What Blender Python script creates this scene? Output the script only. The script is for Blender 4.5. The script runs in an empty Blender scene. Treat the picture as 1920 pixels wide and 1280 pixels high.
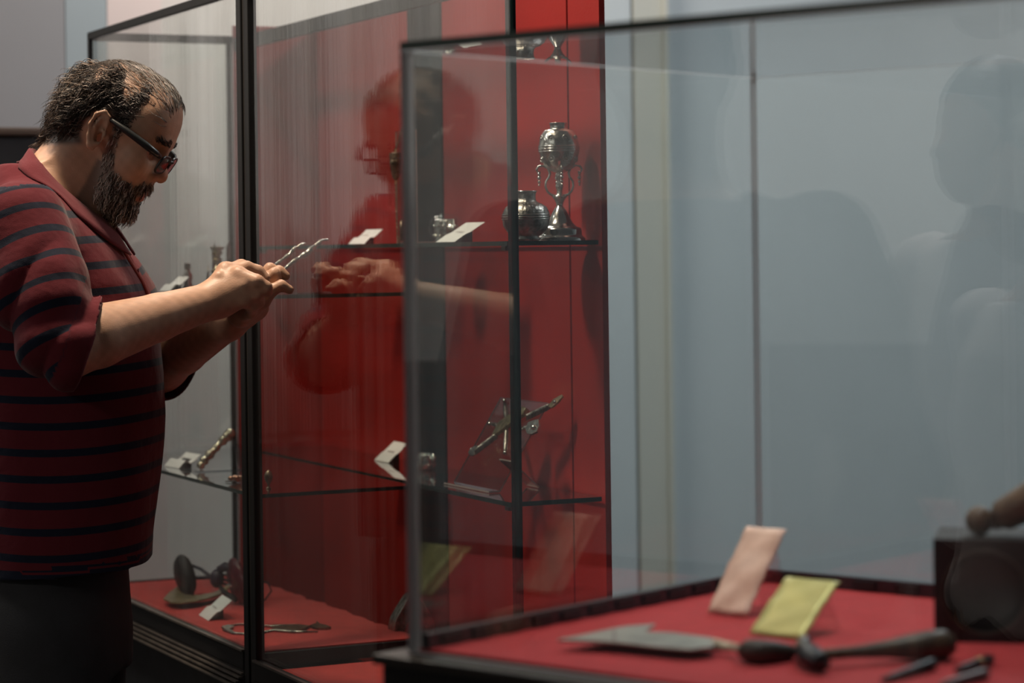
import bpy, bmesh, math, random
import numpy as np
from mathutils import Vector, Matrix, Euler
random.seed(7); np.random.seed(7)
SC = bpy.context.scene
COL = SC.collection

# ------------------------------------------------------------------ camera
CAMH = 1.50                      # lens height above the floor (m)
FPX = 85.0 / 36.0 * 1920.0       # 85 mm lens on 36 mm sensor, in pixels
ROLL = 0.0135
HORIZON = 466.0
cam_d = bpy.data.cameras.new('camera'); cam = bpy.data.objects.new('camera', cam_d); COL.objects.link(cam)
cam_d.lens = 85.0; cam_d.sensor_width = 36.0; cam_d.sensor_fit = 'HORIZONTAL'
cam_d.shift_y = -(640.0 - HORIZON) / 1920.0
cam.location = (0, 0, CAMH)
cam.rotation_euler = (Matrix.Rotation(math.pi/2, 4, 'X') @ Matrix.Rotation(-ROLL, 4, 'Z')).to_euler()
cam_d.clip_start = 0.05; cam_d.clip_end = 60
cam_d.dof.use_dof = True; cam_d.dof.focus_distance = 4.0; cam_d.dof.aperture_fstop = 3.6
SC.camera = cam

# ------------------------------------------------------------------ view
SC.view_settings.view_transform = 'Standard'; SC.view_settings.look = 'None'
SC.view_settings.gamma = 1.0; SC.view_settings.use_curve_mapping = False
SC.view_settings.exposure = 0.0
SC.cycles.use_denoising = True
SC.cycles.max_bounces = 24; SC.cycles.transparent_max_bounces = 48
SC.cycles.diffuse_bounces = 4; SC.cycles.glossy_bounces = 8; SC.cycles.transmission_bounces = 8
SC.cycles.caustics_reflective = False; SC.cycles.caustics_refractive = False
SC.cycles.sample_clamp_indirect = 4.0

world = bpy.data.worlds.new('room_air'); SC.world = world; world.use_nodes = True
world.node_tree.nodes['Background'].inputs[0].default_value = (0.5, 0.55, 0.6, 1)
world.node_tree.nodes['Background'].inputs[1].default_value = 0.10

# ------------------------------------------------------------------ frames
TH = math.radians(25.5)
E = Vector((math.sin(TH), -math.cos(TH), 0)); N = Vector((math.cos(TH), math.sin(TH), 0))
ROTC = math.atan2(E.y, E.x)                 # cabinet frame: local X = E (along the front), local Y = N (into the case)
P0 = Vector((-0.92, 5.27, 0)); PD0 = N.dot(P0)
def CAB(s, d, z=0.0): p = P0 + E*s + N*d; return Vector((p.x, p.y, z))
def ray(x, y):
    u, v = x - 960.0, y - HORIZON; c, s = math.cos(ROLL), math.sin(ROLL)
    return Vector(((u*c - v*s)/FPX, 1.0, -(u*s + v*c)/FPX))
CAMP = Vector((0, 0, CAMH))
def W(x, y, Z): return CAMP + ray(x, y)*Z
def on_z(x, y, z): r = ray(x, y); return CAMP + r*((z - CAMH)/r.z)
def on_d(x, y, d): r = ray(x, y); return CAMP + r*((PD0 + d)/N.dot(r))
def to_cab(p): q = p - P0; return E.dot(q), N.dot(q), p.z

# ------------------------------------------------------------------ unseen overhead area lights without fittings; several added to brighten chosen regions
def area(name, loc, target, size, power, color, size_y=None, spread=math.pi):
    l = bpy.data.lights.new(name, 'AREA'); l.energy = power; l.color = color; l.size = size
    l.shape = 'RECTANGLE' if size_y else 'DISK'
    if size_y: l.size_y = size_y
    l.spread = spread
    o = bpy.data.objects.new(name, l); COL.objects.link(o); o.location = loc
    o.rotation_euler = (Vector(target) - Vector(loc)).to_track_quat('-Z', 'Y').to_euler(); return o
WARM = (1.0, 0.80, 0.60); NEUT = (1.0, 0.93, 0.85); COOL = (0.80, 0.92, 1.0)
CEIL = 3.3
def cl(name, s, d, power, color, size=0.5, tgt=None, spread=math.pi):
    p = CAB(s, d, CEIL - 0.03); t = CAB(*tgt) if tgt else p - Vector((0, 0, 1))
    return area(name, p, t, size, power, color, spread=spread)
cl('unseen_light', 1.12, -0.50, 16, WARM, 0.25, (1.18, -0.24, 1.5), math.radians(85))
cl('unseen_light', -0.35, 0.75, 32, NEUT, 0.5)
cl('unseen_light', 0.2, -1.6, 25, NEUT, 0.6)  # added to brighten the curtain mirrored in the showcase glass
cl('unseen_light', 2.9, 0.0, 5.0, NEUT, 0.4, spread=math.radians(75))  # added narrow light to brighten the vitrine felt
cl('unseen_light', 1.2, 2.2, 47, (0.94,0.97,1.0), 0.6)
cl('unseen_light', 3.4, -4.2, 42, NEUT, 0.6)  # added to brighten the left wall that the vitrine mirrors
cl('unseen_light', 3.1, -2.8, 22, NEUT, 0.6, spread=math.radians(100))  # added to light the visitors so their mirror images show
# ------------------------------------------------------------------ mesh helpers
def tag(o, label=None, cat=None, group=None, kind=None):
    if label: o['label'] = label
    if cat: o['category'] = cat
    if group: o['group'] = group
    if kind: o['kind'] = kind
    return o
def empty(name, loc=(0,0,0), rz=0.0, rot=None):
    o = bpy.data.objects.new(name, None); COL.objects.link(o); o.location = loc
    o.rotation_euler = rot if rot else (0, 0, rz); o.empty_display_size = 0.05; return o
class MB:
    def __init__(s): s.v = []; s.f = []
    def add(s, vs, fs):
        k = len(s.v); s.v += [tuple(x) for x in vs]; s.f += [tuple(i + k for i in f) for f in fs]; return s
    def box(s, x0, x1, y0, y1, z0, z1):
        return s.add([(x0,y0,z0),(x1,y0,z0),(x1,y1,z0),(x0,y1,z0),(x0,y0,z1),(x1,y0,z1),(x1,y1,z1),(x0,y1,z1)],
                     [(0,3,2,1),(4,5,6,7),(0,1,5,4),(1,2,6,5),(2,3,7,6),(3,0,4,7)])
    def hexa(s, p):      # 8 points: bottom loop then top loop
        return s.add(p, [(0,3,2,1),(4,5,6,7),(0,1,5,4),(1,2,6,5),(2,3,7,6),(3,0,4,7)])
    def tube(s, pts, rad, n=8, closed=False, flat=1.0, caps=True):
        P = [Vector(p) for p in pts]; m = len(P)
        if not hasattr(rad, '__len__'): rad = [rad]*m
        T = []
        for i in range(m):
            a = P[(i-1) % m] if (closed or i > 0) else P[i]; b = P[(i+1) % m] if (closed or i < m-1) else P[i]
            t = b - a; T.append(t.normalized() if t.length > 1e-9 else Vector((0,0,1)))
        u = T[0].orthogonal().normalized(); vs = []
        for i in range(m):
            u = (u - T[i]*u.dot(T[i])); u = u.normalized() if u.length > 1e-6 else T[i].orthogonal().normalized()
            w = T[i].cross(u)
            for k in range(n):
                a = 2*math.pi*k/n; vs.append(P[i] + u*(math.cos(a)*rad[i]) + w*(math.sin(a)*rad[i]*flat))
        fs = []
        for i in range(m if closed else m-1):
            j = (i+1) % m
            for k in range(n):
                l = (k+1) % n; fs.append((i*n+k, i*n+l, j*n+l, j*n+k))
        if not closed and caps:
            fs.append(tuple(range(n-1, -1, -1))); fs.append(tuple((m-1)*n + k for k in range(n)))
        return s.add(vs, fs)
    def lathe(s, prof, n=32, origin=(0,0,0), rot=None, mod=None):
        O = Vector(origin); vs = []; fs = []
        for i, (r, z) in enumerate(prof):
            for k in range(n):
                a = 2*math.pi*k/n; rr = max(r, 1e-5)
                if mod: rr *= mod(a, z, i)
                p = Vector((rr*math.cos(a), rr*math.sin(a), z))
                if rot is not None: p = rot @ p
                vs.append(O + p)
        m = len(prof)
        for i in range(m-1):
            for k in range(n):
                l = (k+1) % n; fs.append((i*n+k, i*n+l, (i+1)*n+l, (i+1)*n+k))
        fs.append(tuple(range(n-1, -1, -1))); fs.append(tuple((m-1)*n + k for k in range(n)))
        return s.add(vs, fs)
    def prism(s, loop, up):      # loop of 3-D points extruded by vector up
        L = [Vector(p) for p in loop]; n = len(L); up = Vector(up)
        fs = [tuple(range(n-1, -1, -1)), tuple(range(n, 2*n))] + [(i, (i+1) % n, n + (i+1) % n, n + i) for i in range(n)]
        return s.add(L + [p + up for p in L], fs)
    def ball(s, c, r, n=12, m=8, sc=(1,1,1), rot=None):
        prof = [(math.sin(math.pi*i/m), -math.cos(math.pi*i/m)) for i in range(m+1)]
        k = len(s.v); s.lathe(prof, n); c = Vector(c)
        for i in range(k, len(s.v)):
            p = Vector(s.v[i]); p = Vector((p.x*r*sc[0], p.y*r*sc[1], p.z*r*sc[2]))
            if rot is not None: p = rot @ p
            s.v[i] = tuple(c + p)
        return s
    def build(s, name, mat, parent=None, smooth=False, bevel=0.0, loc=None, rz=None, rot=None, sharp=None):
        me = bpy.data.meshes.new(name); me.from_pydata(s.v, [], s.f)
        bm = bmesh.new(); bm.from_mesh(me)
        bmesh.ops.recalc_face_normals(bm, faces=bm.faces)
        if bevel: bmesh.ops.bevel(bm, geom=list(bm.edges), offset=bevel, segments=2, affect='EDGES', profile=0.6, clamp_overlap=True)
        bm.to_mesh(me); bm.free()
        if smooth:
            me.polygons.foreach_set('use_smooth', [True]*len(me.polygons))
            if sharp: me.set_sharp_from_angle(angle=math.radians(sharp))
        me.materials.append(mat)
        o = bpy.data.objects.new(name, me); COL.objects.link(o)
        if parent: o.parent = parent
        if loc is not None: o.location = loc
        if rz is not None: o.rotation_euler = (0, 0, rz)
        if rot is not None: o.rotation_euler = rot
        return o
def np_obj(name, V, F, mat, parent=None, smooth=True, attrs=None):
    me = bpy.data.meshes.new(name)
    V = np.asarray(V, np.float32); F = np.asarray(F, np.int32); k = F.shape[1]
    me.vertices.add(len(V)); me.vertices.foreach_set('co', V.ravel())
    me.loops.add(F.size); me.loops.foreach_set('vertex_index', F.ravel())
    me.polygons.add(len(F)); me.polygons.foreach_set('loop_start', np.arange(0, F.size, k, dtype=np.int32))
    me.update(calc_edges=True); me.validate()
    me.polygons.foreach_set('use_smooth', np.full(len(me.polygons), smooth))
    for nm, a in (attrs or {}).items():
        a = np.asarray(a, np.float32)
        if a.ndim == 1:
            at = me.attributes.new(nm, 'FLOAT', 'POINT'); at.data.foreach_set('value', a)
        else:
            at = me.attributes.new(nm, 'FLOAT_COLOR', 'POINT')
            at.data.foreach_set('color', np.concatenate([a, np.ones((len(a),1), np.float32)], 1).ravel())
    if mat: me.materials.append(mat)
    o = bpy.data.objects.new(name, me); COL.objects.link(o)
    if parent: o.parent = parent
    return o
def copy_tree(o, parent=None):
    c = o.copy(); COL.objects.link(c); c.parent = parent
    for ch in [x for x in bpy.data.objects if x.parent is o]: copy_tree(ch, c)
    return c

# ------------------------------------------------------------------ materials
def mat(name, color=(0.5,0.5,0.5), rough=0.5, metal=0.0, noise=0.0, nscale=20.0, bump=0.0, bscale=60.0, spec=0.5, col2=None, stretch=(1,1,1), sheen=0.0, coat=0.0):
    m = bpy.data.materials.new(name); m.use_nodes = True; nt = m.node_tree; b = nt.nodes['Principled BSDF']
    b.inputs['Base Color'].default_value = (*color, 1); b.inputs['Roughness'].default_value = rough
    b.inputs['Metallic'].default_value = metal; b.inputs['Specular IOR Level'].default_value = spec
    if sheen: b.inputs['Sheen Weight'].default_value = sheen; b.inputs['Sheen Roughness'].default_value = 0.5
    if coat: b.inputs['Coat Weight'].default_value = coat
    if noise or col2 or bump:
        tc = nt.nodes.new('ShaderNodeTexCoord'); mp = nt.nodes.new('ShaderNodeMapping'); mp.inputs['Scale'].default_value = stretch
        nt.links.new(tc.outputs['Object'], mp.inputs['Vector'])
    if noise or col2:
        n = nt.nodes.new('ShaderNodeTexNoise'); n.inputs['Scale'].default_value = nscale; n.inputs['Detail'].default_value = 6
        nt.links.new(mp.outputs[0], n.inputs['Vector'])
        r = nt.nodes.new('ShaderNodeValToRGB'); nt.links.new(n.outputs[0], r.inputs[0])
        c2 = col2 if col2 else tuple(max(0, c*(1-noise)) for c in color)
        c1 = color if col2 else tuple(min(1, c*(1+noise)) for c in color)
        r.color_ramp.elements[0].position = 0.35; r.color_ramp.elements[1].position = 0.65
        r.color_ramp.elements[0].color = (*c2, 1); r.color_ramp.elements[1].color = (*c1, 1)
        nt.links.new(r.outputs[0], b.inputs['Base Color'])
    if bump:
        n2 = nt.nodes.new('ShaderNodeTexNoise'); n2.inputs['Scale'].default_value = bscale; n2.inputs['Detail'].default_value = 4
        nt.links.new(mp.outputs[0], n2.inputs['Vector'])
        bp = nt.nodes.new('ShaderNodeBump'); bp.inputs['Strength'].default_value = bump; bp.inputs['Distance'].default_value = 0.002
        nt.links.new(n2.outputs[0], bp.inputs['Height']); nt.links.new(bp.outputs[0], b.inputs['Normal'])
    return m
def glass(name, tint=(0.95,0.97,0.96), f0=0.045, rough=0.0, streak=0.0, boost=1.0, haze=0.0):
    """clear sheet: straight transmission plus a Schlick mirror on either face; light passes through it"""
    m = bpy.data.materials.new(name); m.use_nodes = True; nt = m.node_tree; nd = nt.nodes; lk = nt.links
    nd.remove(nd['Principled BSDF']); out = nd['Material Output']
    tr = nd.new('ShaderNodeBsdfTransparent'); tr.inputs[0].default_value = (*tint, 1)
    gl = nd.new('ShaderNodeBsdfGlossy'); gl.inputs['Roughness'].default_value = rough; gl.inputs['Color'].default_value = (0.97,0.98,1,1)
    ge = nd.new('ShaderNodeNewGeometry'); dt = nd.new('ShaderNodeVectorMath'); dt.operation = 'DOT_PRODUCT'
    lk.new(ge.outputs['Incoming'], dt.inputs[0]); lk.new(ge.outputs['True Normal'], dt.inputs[1])
    ab = nd.new('ShaderNodeMath'); ab.operation = 'ABSOLUTE'; lk.new(dt.outputs['Value'], ab.inputs[0])
    om = nd.new('ShaderNodeMath'); om.operation = 'SUBTRACT'; om.inputs[0].default_value = 1.0; lk.new(ab.outputs[0], om.inputs[1])
    pw = nd.new('ShaderNodeMath'); pw.operation = 'POWER'; pw.inputs[1].default_value = 5.0; lk.new(om.outputs[0], pw.inputs[0])
    ma = nd.new('ShaderNodeMath'); ma.operation = 'MULTIPLY_ADD'; ma.inputs[1].default_value = (1 - f0)*boost; ma.inputs[2].default_value = f0*boost
    ma.use_clamp = True; lk.new(pw.outputs[0], ma.inputs[0])
    mx = nd.new('ShaderNodeMixShader'); lk.new(ma.outputs[0], mx.inputs[0]); lk.new(tr.outputs[0], mx.inputs[1]); lk.new(gl.outputs[0], mx.inputs[2])
    res = mx
    if streak or haze:
        tc = nd.new('ShaderNodeTexCoord'); mp = nd.new('ShaderNodeMapping'); mp.inputs['Scale'].default_value = (30, 30, 0.35)
        lk.new(tc.outputs['Object'], mp.inputs['Vector'])
        n = nd.new('ShaderNodeTexNoise'); n.inputs['Scale'].default_value = 1.0; n.inputs['Detail'].default_value = 5; lk.new(mp.outputs[0], n.inputs['Vector'])
        if streak:
            bp = nd.new('ShaderNodeBump'); bp.inputs['Strength'].default_value = 1.0; bp.inputs['Distance'].default_value = streak
            lk.new(n.outputs[0], bp.inputs['Height']); lk.new(bp.outputs[0], gl.inputs['Normal'])
        if haze:    # wiped-on film of dust, in vertical smears
            df = nd.new('ShaderNodeBsdfDiffuse'); df.inputs[0].default_value = (0.8,0.78,0.75,1)
            rp = nd.new('ShaderNodeMapRange'); rp.inputs[1].default_value = 0.45; rp.inputs[2].default_value = 0.8; rp.inputs[4].default_value = haze
            lk.new(n.outputs[0], rp.inputs[0])
            m2 = nd.new('ShaderNodeMixShader'); lk.new(rp.outputs[0], m2.inputs[0]); lk.new(mx.outputs[0], m2.inputs[1]); lk.new(df.outputs[0], m2.inputs[2]); res = m2
    lk.new(res.outputs[0], out.inputs[0]); return m
M = {}
M['black_metal'] = mat('black_metal', (0.008,0.008,0.009), 0.45, 0.0, spec=0.25)
M['sill_metal'] = mat('sill_metal', (0.16,0.14,0.125), 0.32, 0.7, noise=0.2, nscale=40)
M['black_base'] = mat('black_base', (0.010,0.010,0.012), 0.6, noise=0.3)
M['red_board'] = mat('red_board', (0.37,0.014,0.010), 0.55, noise=0.06, nscale=6, bump=0.15, bscale=250)
M['red_cloth'] = mat('red_cloth', (0.52,0.035,0.03), 0.9, noise=0.08, nscale=30, bump=0.4, bscale=500, sheen=0.15)
M['red_felt'] = mat('red_felt', (0.48,0.017,0.024), 0.95, noise=0.08, nscale=40, bump=0.4, bscale=600, sheen=0.15)
M['case_glass'] = glass('case_glass', (0.95,0.965,0.955), boost=1.1, streak=0.00035, haze=0.018)
M['clear_glass'] = glass('clear_glass', (0.94,0.965,0.955))
M['vitrine_glass'] = glass('vitrine_glass', (0.95,0.97,0.97), boost=1.5)
M['shelf_glass'] = glass('shelf_glass', (0.86,0.90,0.88), boost=1.2)
M['glass_edge'] = mat('glass_edge', (0.012,0.03,0.026), 0.2, spec=0.6)
M['vitrine_edge'] = mat('vitrine_edge', (0.82,0.82,0.84), 0.4, spec=0.6)
M['acrylic'] = glass('acrylic', (0.93,0.93,0.93), boost=1.6, haze=0.0)
M['acrylic_edge'] = mat('acrylic_edge', (0.55,0.45,0.42), 0.25)
M['card'] = mat('card', (0.78,0.77,0.76), 0.8, noise=0.03)
M['print'] = mat('print', (0.25,0.2,0.2), 0.8)
M['silver'] = mat('silver', (0.62,0.60,0.55), 0.22, 1.0, noise=0.35, nscale=60, bump=0.5, bscale=160)
M['silver_smooth'] = mat('silver_smooth', (0.72,0.70,0.66), 0.16, 1.0, noise=0.12, nscale=30)
M['old_silver'] = mat('old_silver', (0.33,0.31,0.28), 0.32, 1.0, noise=0.5, nscale=80, bump=0.9, bscale=190)
M['gilt'] = mat('gilt', (0.55,0.45,0.28), 0.28, 1.0, noise=0.4, nscale=80, bump=0.6, bscale=150)
M['bronze'] = mat('bronze', (0.22,0.17,0.12), 0.35, 1.0, noise=0.5, nscale=80, bump=0.9, bscale=150)
M['iron'] = mat('iron', (0.05,0.05,0.055), 0.4, 0.8, noise=0.4, nscale=50)
M['steel'] = mat('steel', (0.40,0.39,0.35), 0.42, 0.85, noise=0.2, nscale=25)
M['leather'] = mat('leather', (0.014,0.009,0.010), 0.6, noise=0.4, nscale=30, bump=0.4, bscale=120)
M['oxblood'] = mat('oxblood', (0.085,0.004,0.014), 0.25, noise=0.3, nscale=20)
M['purple_leather'] = mat('purple_leather', (0.03,0.015,0.035), 0.5, noise=0.4, nscale=30)
M['copper'] = mat('copper', (0.95,0.66,0.55), 0.5, 0.15, col2=(0.70,0.42,0.33), nscale=26)
M['brass'] = mat('brass', (0.60,0.55,0.20), 0.45, 0.25, col2=(0.50,0.46,0.17), nscale=14)
M['dark_wood'] = mat('dark_wood', (0.045,0.028,0.018), 0.5, col2=(0.020,0.013,0.010), nscale=10, stretch=(1,1,8), bump=0.2)
M['block_wood'] = mat('block_wood', (0.018,0.011,0.009), 0.6, col2=(0.009,0.006,0.006), nscale=8, stretch=(1,6,6), bump=0.2)
M['brown_wood'] = mat('brown_wood', (0.16,0.085,0.04), 0.5, col2=(0.07,0.036,0.018), nscale=12, stretch=(1,6,6), bump=0.2)
M['wall_warm'] = mat('wall_warm', (0.62,0.58,0.55), 0.9, noise=0.02, nscale=3)
M['wall_cool'] = mat('wall_cool', (0.56,0.61,0.63), 0.9, noise=0.02, nscale=3)
M['wall_grey'] = mat('wall_grey', (0.55,0.56,0.58), 0.9, noise=0.02, nscale=3)
M['wall_pink'] = mat('wall_pink', (0.66,0.56,0.54), 0.9, noise=0.02, nscale=3)
M['paint_grey'] = mat('paint_grey', (0.27,0.27,0.285), 0.9, noise=0.02, nscale=3)
M['paint_blue'] = mat('paint_blue', (0.31,0.36,0.39), 0.9, noise=0.02, nscale=3)
M['dark_panel'] = mat('dark_panel', (0.13,0.125,0.12), 0.7, noise=0.1, nscale=5)
M['trim_cream'] = mat('trim_cream', (0.56,0.56,0.50), 0.6)
M['seam_dark'] = mat('seam_dark', (0.07,0.07,0.07), 0.8)
M['curtain'] = mat('curtain', (0.80,0.78,0.75), 0.9, noise=0.04, nscale=4, stretch=(1,1,0.1))
M['floor'] = mat('floor', (0.05,0.045,0.042), 0.35, noise=0.3, nscale=4)
M['ceiling'] = mat('ceiling', (0.55,0.55,0.55), 0.9)
# ------------------------------------------------------------------ the hall (aligned with the showcase)
S0, S1, D0, D1 = -0.95, 8.6, -5.2, 3.6
def slab(name, s0, s1, d0, d1, z0, z1, m, kind='structure', parent=None):
    b = MB().box(s0, s1, d0, d1, z0, z1)
    o = b.build(name, m, parent, loc=None if parent else (P0.x, P0.y, 0), rz=None if parent else ROTC)
    if kind and not parent: o['kind'] = kind
    return o
slab('floor', S0-.1, S1+.1, D0-.1, D1+.1, -0.06, 0, M['floor'])
slab('ceiling', S0-.1, S1+.1, D0-.1, D1+.1, CEIL, CEIL+.06, M['ceiling'])
slab('wall_far', S0-.1, S0, D0-.1, D1+.1, 0, CEIL, M['wall_warm'])
slab('baseboard_far', S0, S0+0.02, D0, -0.40, 0, 0.99, M['dark_panel'])
slab('wall_near', S1, S1+.1, D0-.1, D1+.1, 0, CEIL, M['wall_grey'])
slab('wall_left', S0, S1, D0-.1, D0, 0, CEIL, M['curtain'])
slab('reflection_mask_left', S0, S1, D0, D0+0.02, 0, 1.15, M['dark_panel'])  # unseen dark panel added so the vitrine glass mirrors no bright wedge
slab('wall_right', S0, S1, D1, D1+.1, 0, CEIL, M['wall_cool'])
# pilasters and trim strips on the far wall: vertical edges measured against the photograph
def far_d(px, y=200):   # wall coordinate d where the picture column px meets the far wall
    r = ray(px, y); q = P0 + E*S0; t = E.dot(q - CAMP)/E.dot(r); return N.dot(CAMP + r*t - P0)
def strip(name, x0, x1, th, m, y=300):
    o = slab(name, S0, S0+th, far_d(x0, y), far_d(x1, y), 0, CEIL, m); return o
strip('trim_1', -230, 120, 0.012, M['paint_grey'], 100)
strip('trim_2', 121, 198, 0.014, M['paint_blue'], 100)
strip('trim_3', 199, 300, 0.012, M['wall_pink'], 60)
strip('trim_4', 1080, 1173, 0.05, M['wall_cool'], 500)
strip('trim_5', 1174, 1177, 0.03, M['seam_dark'], 500)
strip('trim_6', 1178, 1229, 0.055, M['trim_cream'], 500)
strip('trim_7', 1229, 1236, 0.075, M['trim_cream'], 500)
strip('trim_8', 1238, 2600, 0.03, M['wall_cool'], 500)
# pleated curtain on the far wall, seen only as pale streaks in the showcase glass
def curtain():
    n = 220; d0, d1 = -3.1, -0.42; vs = []; fs = []; rnd = random.Random(3)
    ph = 0.0
    for i in range(n+1):
        t = i/n; ph += 0.35 + 0.5*rnd.random(); o = 0.05 + 0.030*math.sin(ph) + 0.012*math.sin(ph*0.37)
        for z in (1.02, 1.6, 2.3, 3.1): vs.append((S0 + o*(1.1 - z*0.1), d0 + (d1-d0)*t, z))
    for i in range(n):
        for k in range(3): a = i*4+k; fs.append((a, a+1, a+5, a+4))
    o = MB().add(vs, fs).build('curtain', M['curtain'], None, smooth=True, loc=(P0.x, P0.y, 0), rz=ROTC)
    sm = o.modifiers.new('thick', 'SOLIDIFY'); sm.thickness = 0.004
    tag(o, 'white pleated curtain hanging on the far wall', 'curtain')
curtain()
# dark cabinet behind the man: only its top corner shows
bc = empty('storage_cabinet', CAB(-0.72, -0.30, 0), ROTC); tag(bc, 'black storage cabinet with brown top edge behind the man', 'cabinet')
zt = 1.5 + (474 - 240)/4533*5.85
MB().box(-0.16, 0.22, -0.05, 0.335, 0, zt-0.02).build('body', M['black_base'], bc, bevel=0.008)
MB().box(-0.17, 0.23, -0.06, 0.34, zt-0.02, zt).build('top', mat('cabinet_top', (0.09,0.06,0.045), 0.45), bc, bevel=0.006)
MB().box(0.221, 0.229, 0.135, 0.139, 0.1, zt-0.06).build('door_gap', M['seam_dark'], bc)
# ------------------------------------------------------------------ showcases
ZT, ZD = CAMH + 0.483, CAMH - 0.72            # top of frame, deck
ZLOW, ZMID, ZUP = CAMH - 0.437, CAMH - 0.078, CAMH + 0.013
DP2, DP3 = 0.33, 0.53
def sheet(name, x0, x1, y0, y1, z0, z1, face, edge, parent, thin):
    """glass sheet: the two broad faces get `face`, the narrow rims get `edge`"""
    b = MB().box(x0, x1, y0, y1, z0, z1)
    me = bpy.data.meshes.new(name); me.from_pydata(b.v, [], b.f); me.materials.append(face); me.materials.append(edge)
    ax = {'x':0,'y':1,'z':2}[thin]
    for p in me.polygons: p.material_index = 0 if abs(p.normal[ax]) > 0.5 else 1
    o = bpy.data.objects.new(name, me); COL.objects.link(o)
    if parent: o.parent = parent
    return o
def bar(name, x0, x1, y0, y1, z0, z1, parent, m=None, bevel=0.0015): return MB().box(x0,x1,y0,y1,z0,z1).build(name, m or M['black_metal'], parent, bevel=bevel)

ca = empty('glass_showcase', (P0.x, P0.y, 0), ROTC)
tag(ca, 'tall black framed glass showcase with red cloth deck beside the man', 'showcase')
SE = 2.12
bar('plinth', 0.05, 1.04, 0.045, 0.31, 0.0, ZD-0.075, ca, M['black_base'])
bar('plinth', 1.06, SE-0.05, 0.045, 0.31, 0.0, ZD-0.085, ca, M['black_base'])
# deck boards and their cloths
bar('deck_board', 0.0, 1.030, 0.012, DP2, ZD-0.027, ZD-0.002, ca)
bar('deck_board', 1.032, SE, 0.012, DP2, ZD-0.054, ZD-0.034, ca)
def cloth(s0, s1, d0, d1, z, name):
    n = 60; vs = []; fs = []; rnd = random.Random(5)
    for i in range(n+1):
        s = s0 + (s1-s0)*i/n; e = d1 + rnd.uniform(-0.004, 0.004) + 0.004*math.sin(i*0.9)
        vs += [(s, d0, z), (s, e, z), (s, d0, z+0.003), (s, e, z+0.003)]
    for i in range(n):
        a = i*4; b = a+4; fs += [(a+2, b+2, b+3, a+3), (a, a+1, b+1, b), (a, b, b+2, a+2), (a+1, a+3, b+3, b+1)]
    fs += [(0,2,3,1), (n*4, n*4+1, n*4+3, n*4+2)]
    return MB().add(vs, fs).build(name, M['red_cloth'], ca)
cloth(0.016, 1.022, 0.014, DP2, ZD-0.002, 'deck_cloth')
cloth(1.045, SE, 0.014, DP2, ZD-0.034, 'deck_cloth')
# posts
bar('post', 0.0, 0.016, 0.0, 0.008, ZD-0.03, ZT, ca)
bar('post', 0.0, 0.010, DP2-0.0135, DP2-0.0015, ZD-0.03, ZT, ca)
bar('post', 0.987, 1.012, 0.0, 0.014, ZD-0.075, ZT, ca)
bar('post', 1.018, 1.043, 0.003, 0.020, ZD-0.075, ZT, ca)
MB().box(1.0125, 1.0175, 0.004, 0.010, ZD-0.06, ZT).build('door_seal', mat('door_seal', (0.06,0.055,0.05), 0.4, 0.5), ca)
# rails
for (a, b, z0) in ((0.0, 0.987, ZD), (1.043, SE, ZD-0.010)):
    bar('top_rail', a, b, 0.0, 0.012, ZT-0.016, ZT, ca)
    bar('bottom_rail', a, b, -0.002, 0.012, z0-0.036, z0-0.001, ca)
    MB().box(a, b, -0.005, 0.002, z0-0.003, z0+0.0008).build('rail_lip', M['sill_metal'], ca)
    for k in range(4):
        MB().box(a, b, -0.006-0.0055*k, 0.02, z0-0.0440-0.0070*k, z0-0.0415-0.0070*k).build('sill_ridge', M['sill_metal'], ca)
    MB().box(a, b, -0.001, 0.04, z0-0.074, z0-0.0365).build('sill_core', M['black_metal'], ca)
bar('top_rail', 0.0, 0.012, 0.0, DP2, ZT-0.018, ZT, ca)
bar('bottom_rail', 0.0, 0.012, 0.0, DP2, ZD-0.03, ZD+0.003, ca)
# glass
sheet('front_pane', 0.014, 0.989, 0.004, 0.009, ZD, ZT-0.014, M['case_glass'], M['glass_edge'], ca, 'y')
sheet('sliding_pane', 1.041, SE, 0.009, 0.014, ZD-0.012, ZT-0.014, M['case_glass'], M['glass_edge'], ca, 'y')
sheet('side_pane', 0.004, 0.009, 0.008, DP2-0.01, ZD, ZT-0.016, M['clear_glass'], M['glass_edge'], ca, 'x')
# shelves of the showcase
for nm, z in (('shelf', ZLOW), ('shelf', ZMID)):
    sheet(nm, 0.03, 1.016, 0.018, DP2-0.004, z-0.007, z, M['shelf_glass'], M['glass_edge'], ca, 'z')
    for s in (0.06, 0.98):
        MB().box(s, s+0.012, DP2-0.004, DP2+0.004, z-0.012, z+0.004).build('shelf_clip', M['sill_metal'], ca)

# shallow red backed case standing against the showcase's back
cb = empty('red_backed_case', (P0.x, P0.y, 0), ROTC)
tag(cb, 'black framed wall case with red back boards and a black upright', 'showcase')
SR = 1.44
def s_at(px, py, d): return to_cab(on_d(px, py, d))[0]
u0, u1, sm = s_at(772, 500, DP3), s_at(834, 500, DP3), s_at(1069, 500, DP3)
sr = s_at(1130, 560, DP3)
for a, b in ((0.0, u0), (u1, sm-0.003), (sm+0.003, sr)):
    bar('back_board', a, b, DP3, DP3+0.012, 0.08, ZT+0.024, cb, M['red_board'])
bar('back_upright', u0+0.001, u1-0.001, DP3-0.004, DP3+0.012, 0.05, ZT+0.06, cb)
bar('back_rail', 0.0, sr-0.25, DP3+0.013, DP3+0.03, 0.0, ZT-0.01, cb, M['black_base'])
bar('end_board', 0.003, 0.011, DP2+0.001, DP3-0.001, 0.08, ZT+0.024, cb, M['red_board'])
bar('post', SR-0.014, SR, DP2+0.0015, DP2+0.016, 0.0, ZT, cb)
bar('top_rail', 0.0115, SR-0.0145, DP2+0.0015, DP2+0.014, ZT-0.034, ZT-0.004, cb)
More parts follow.
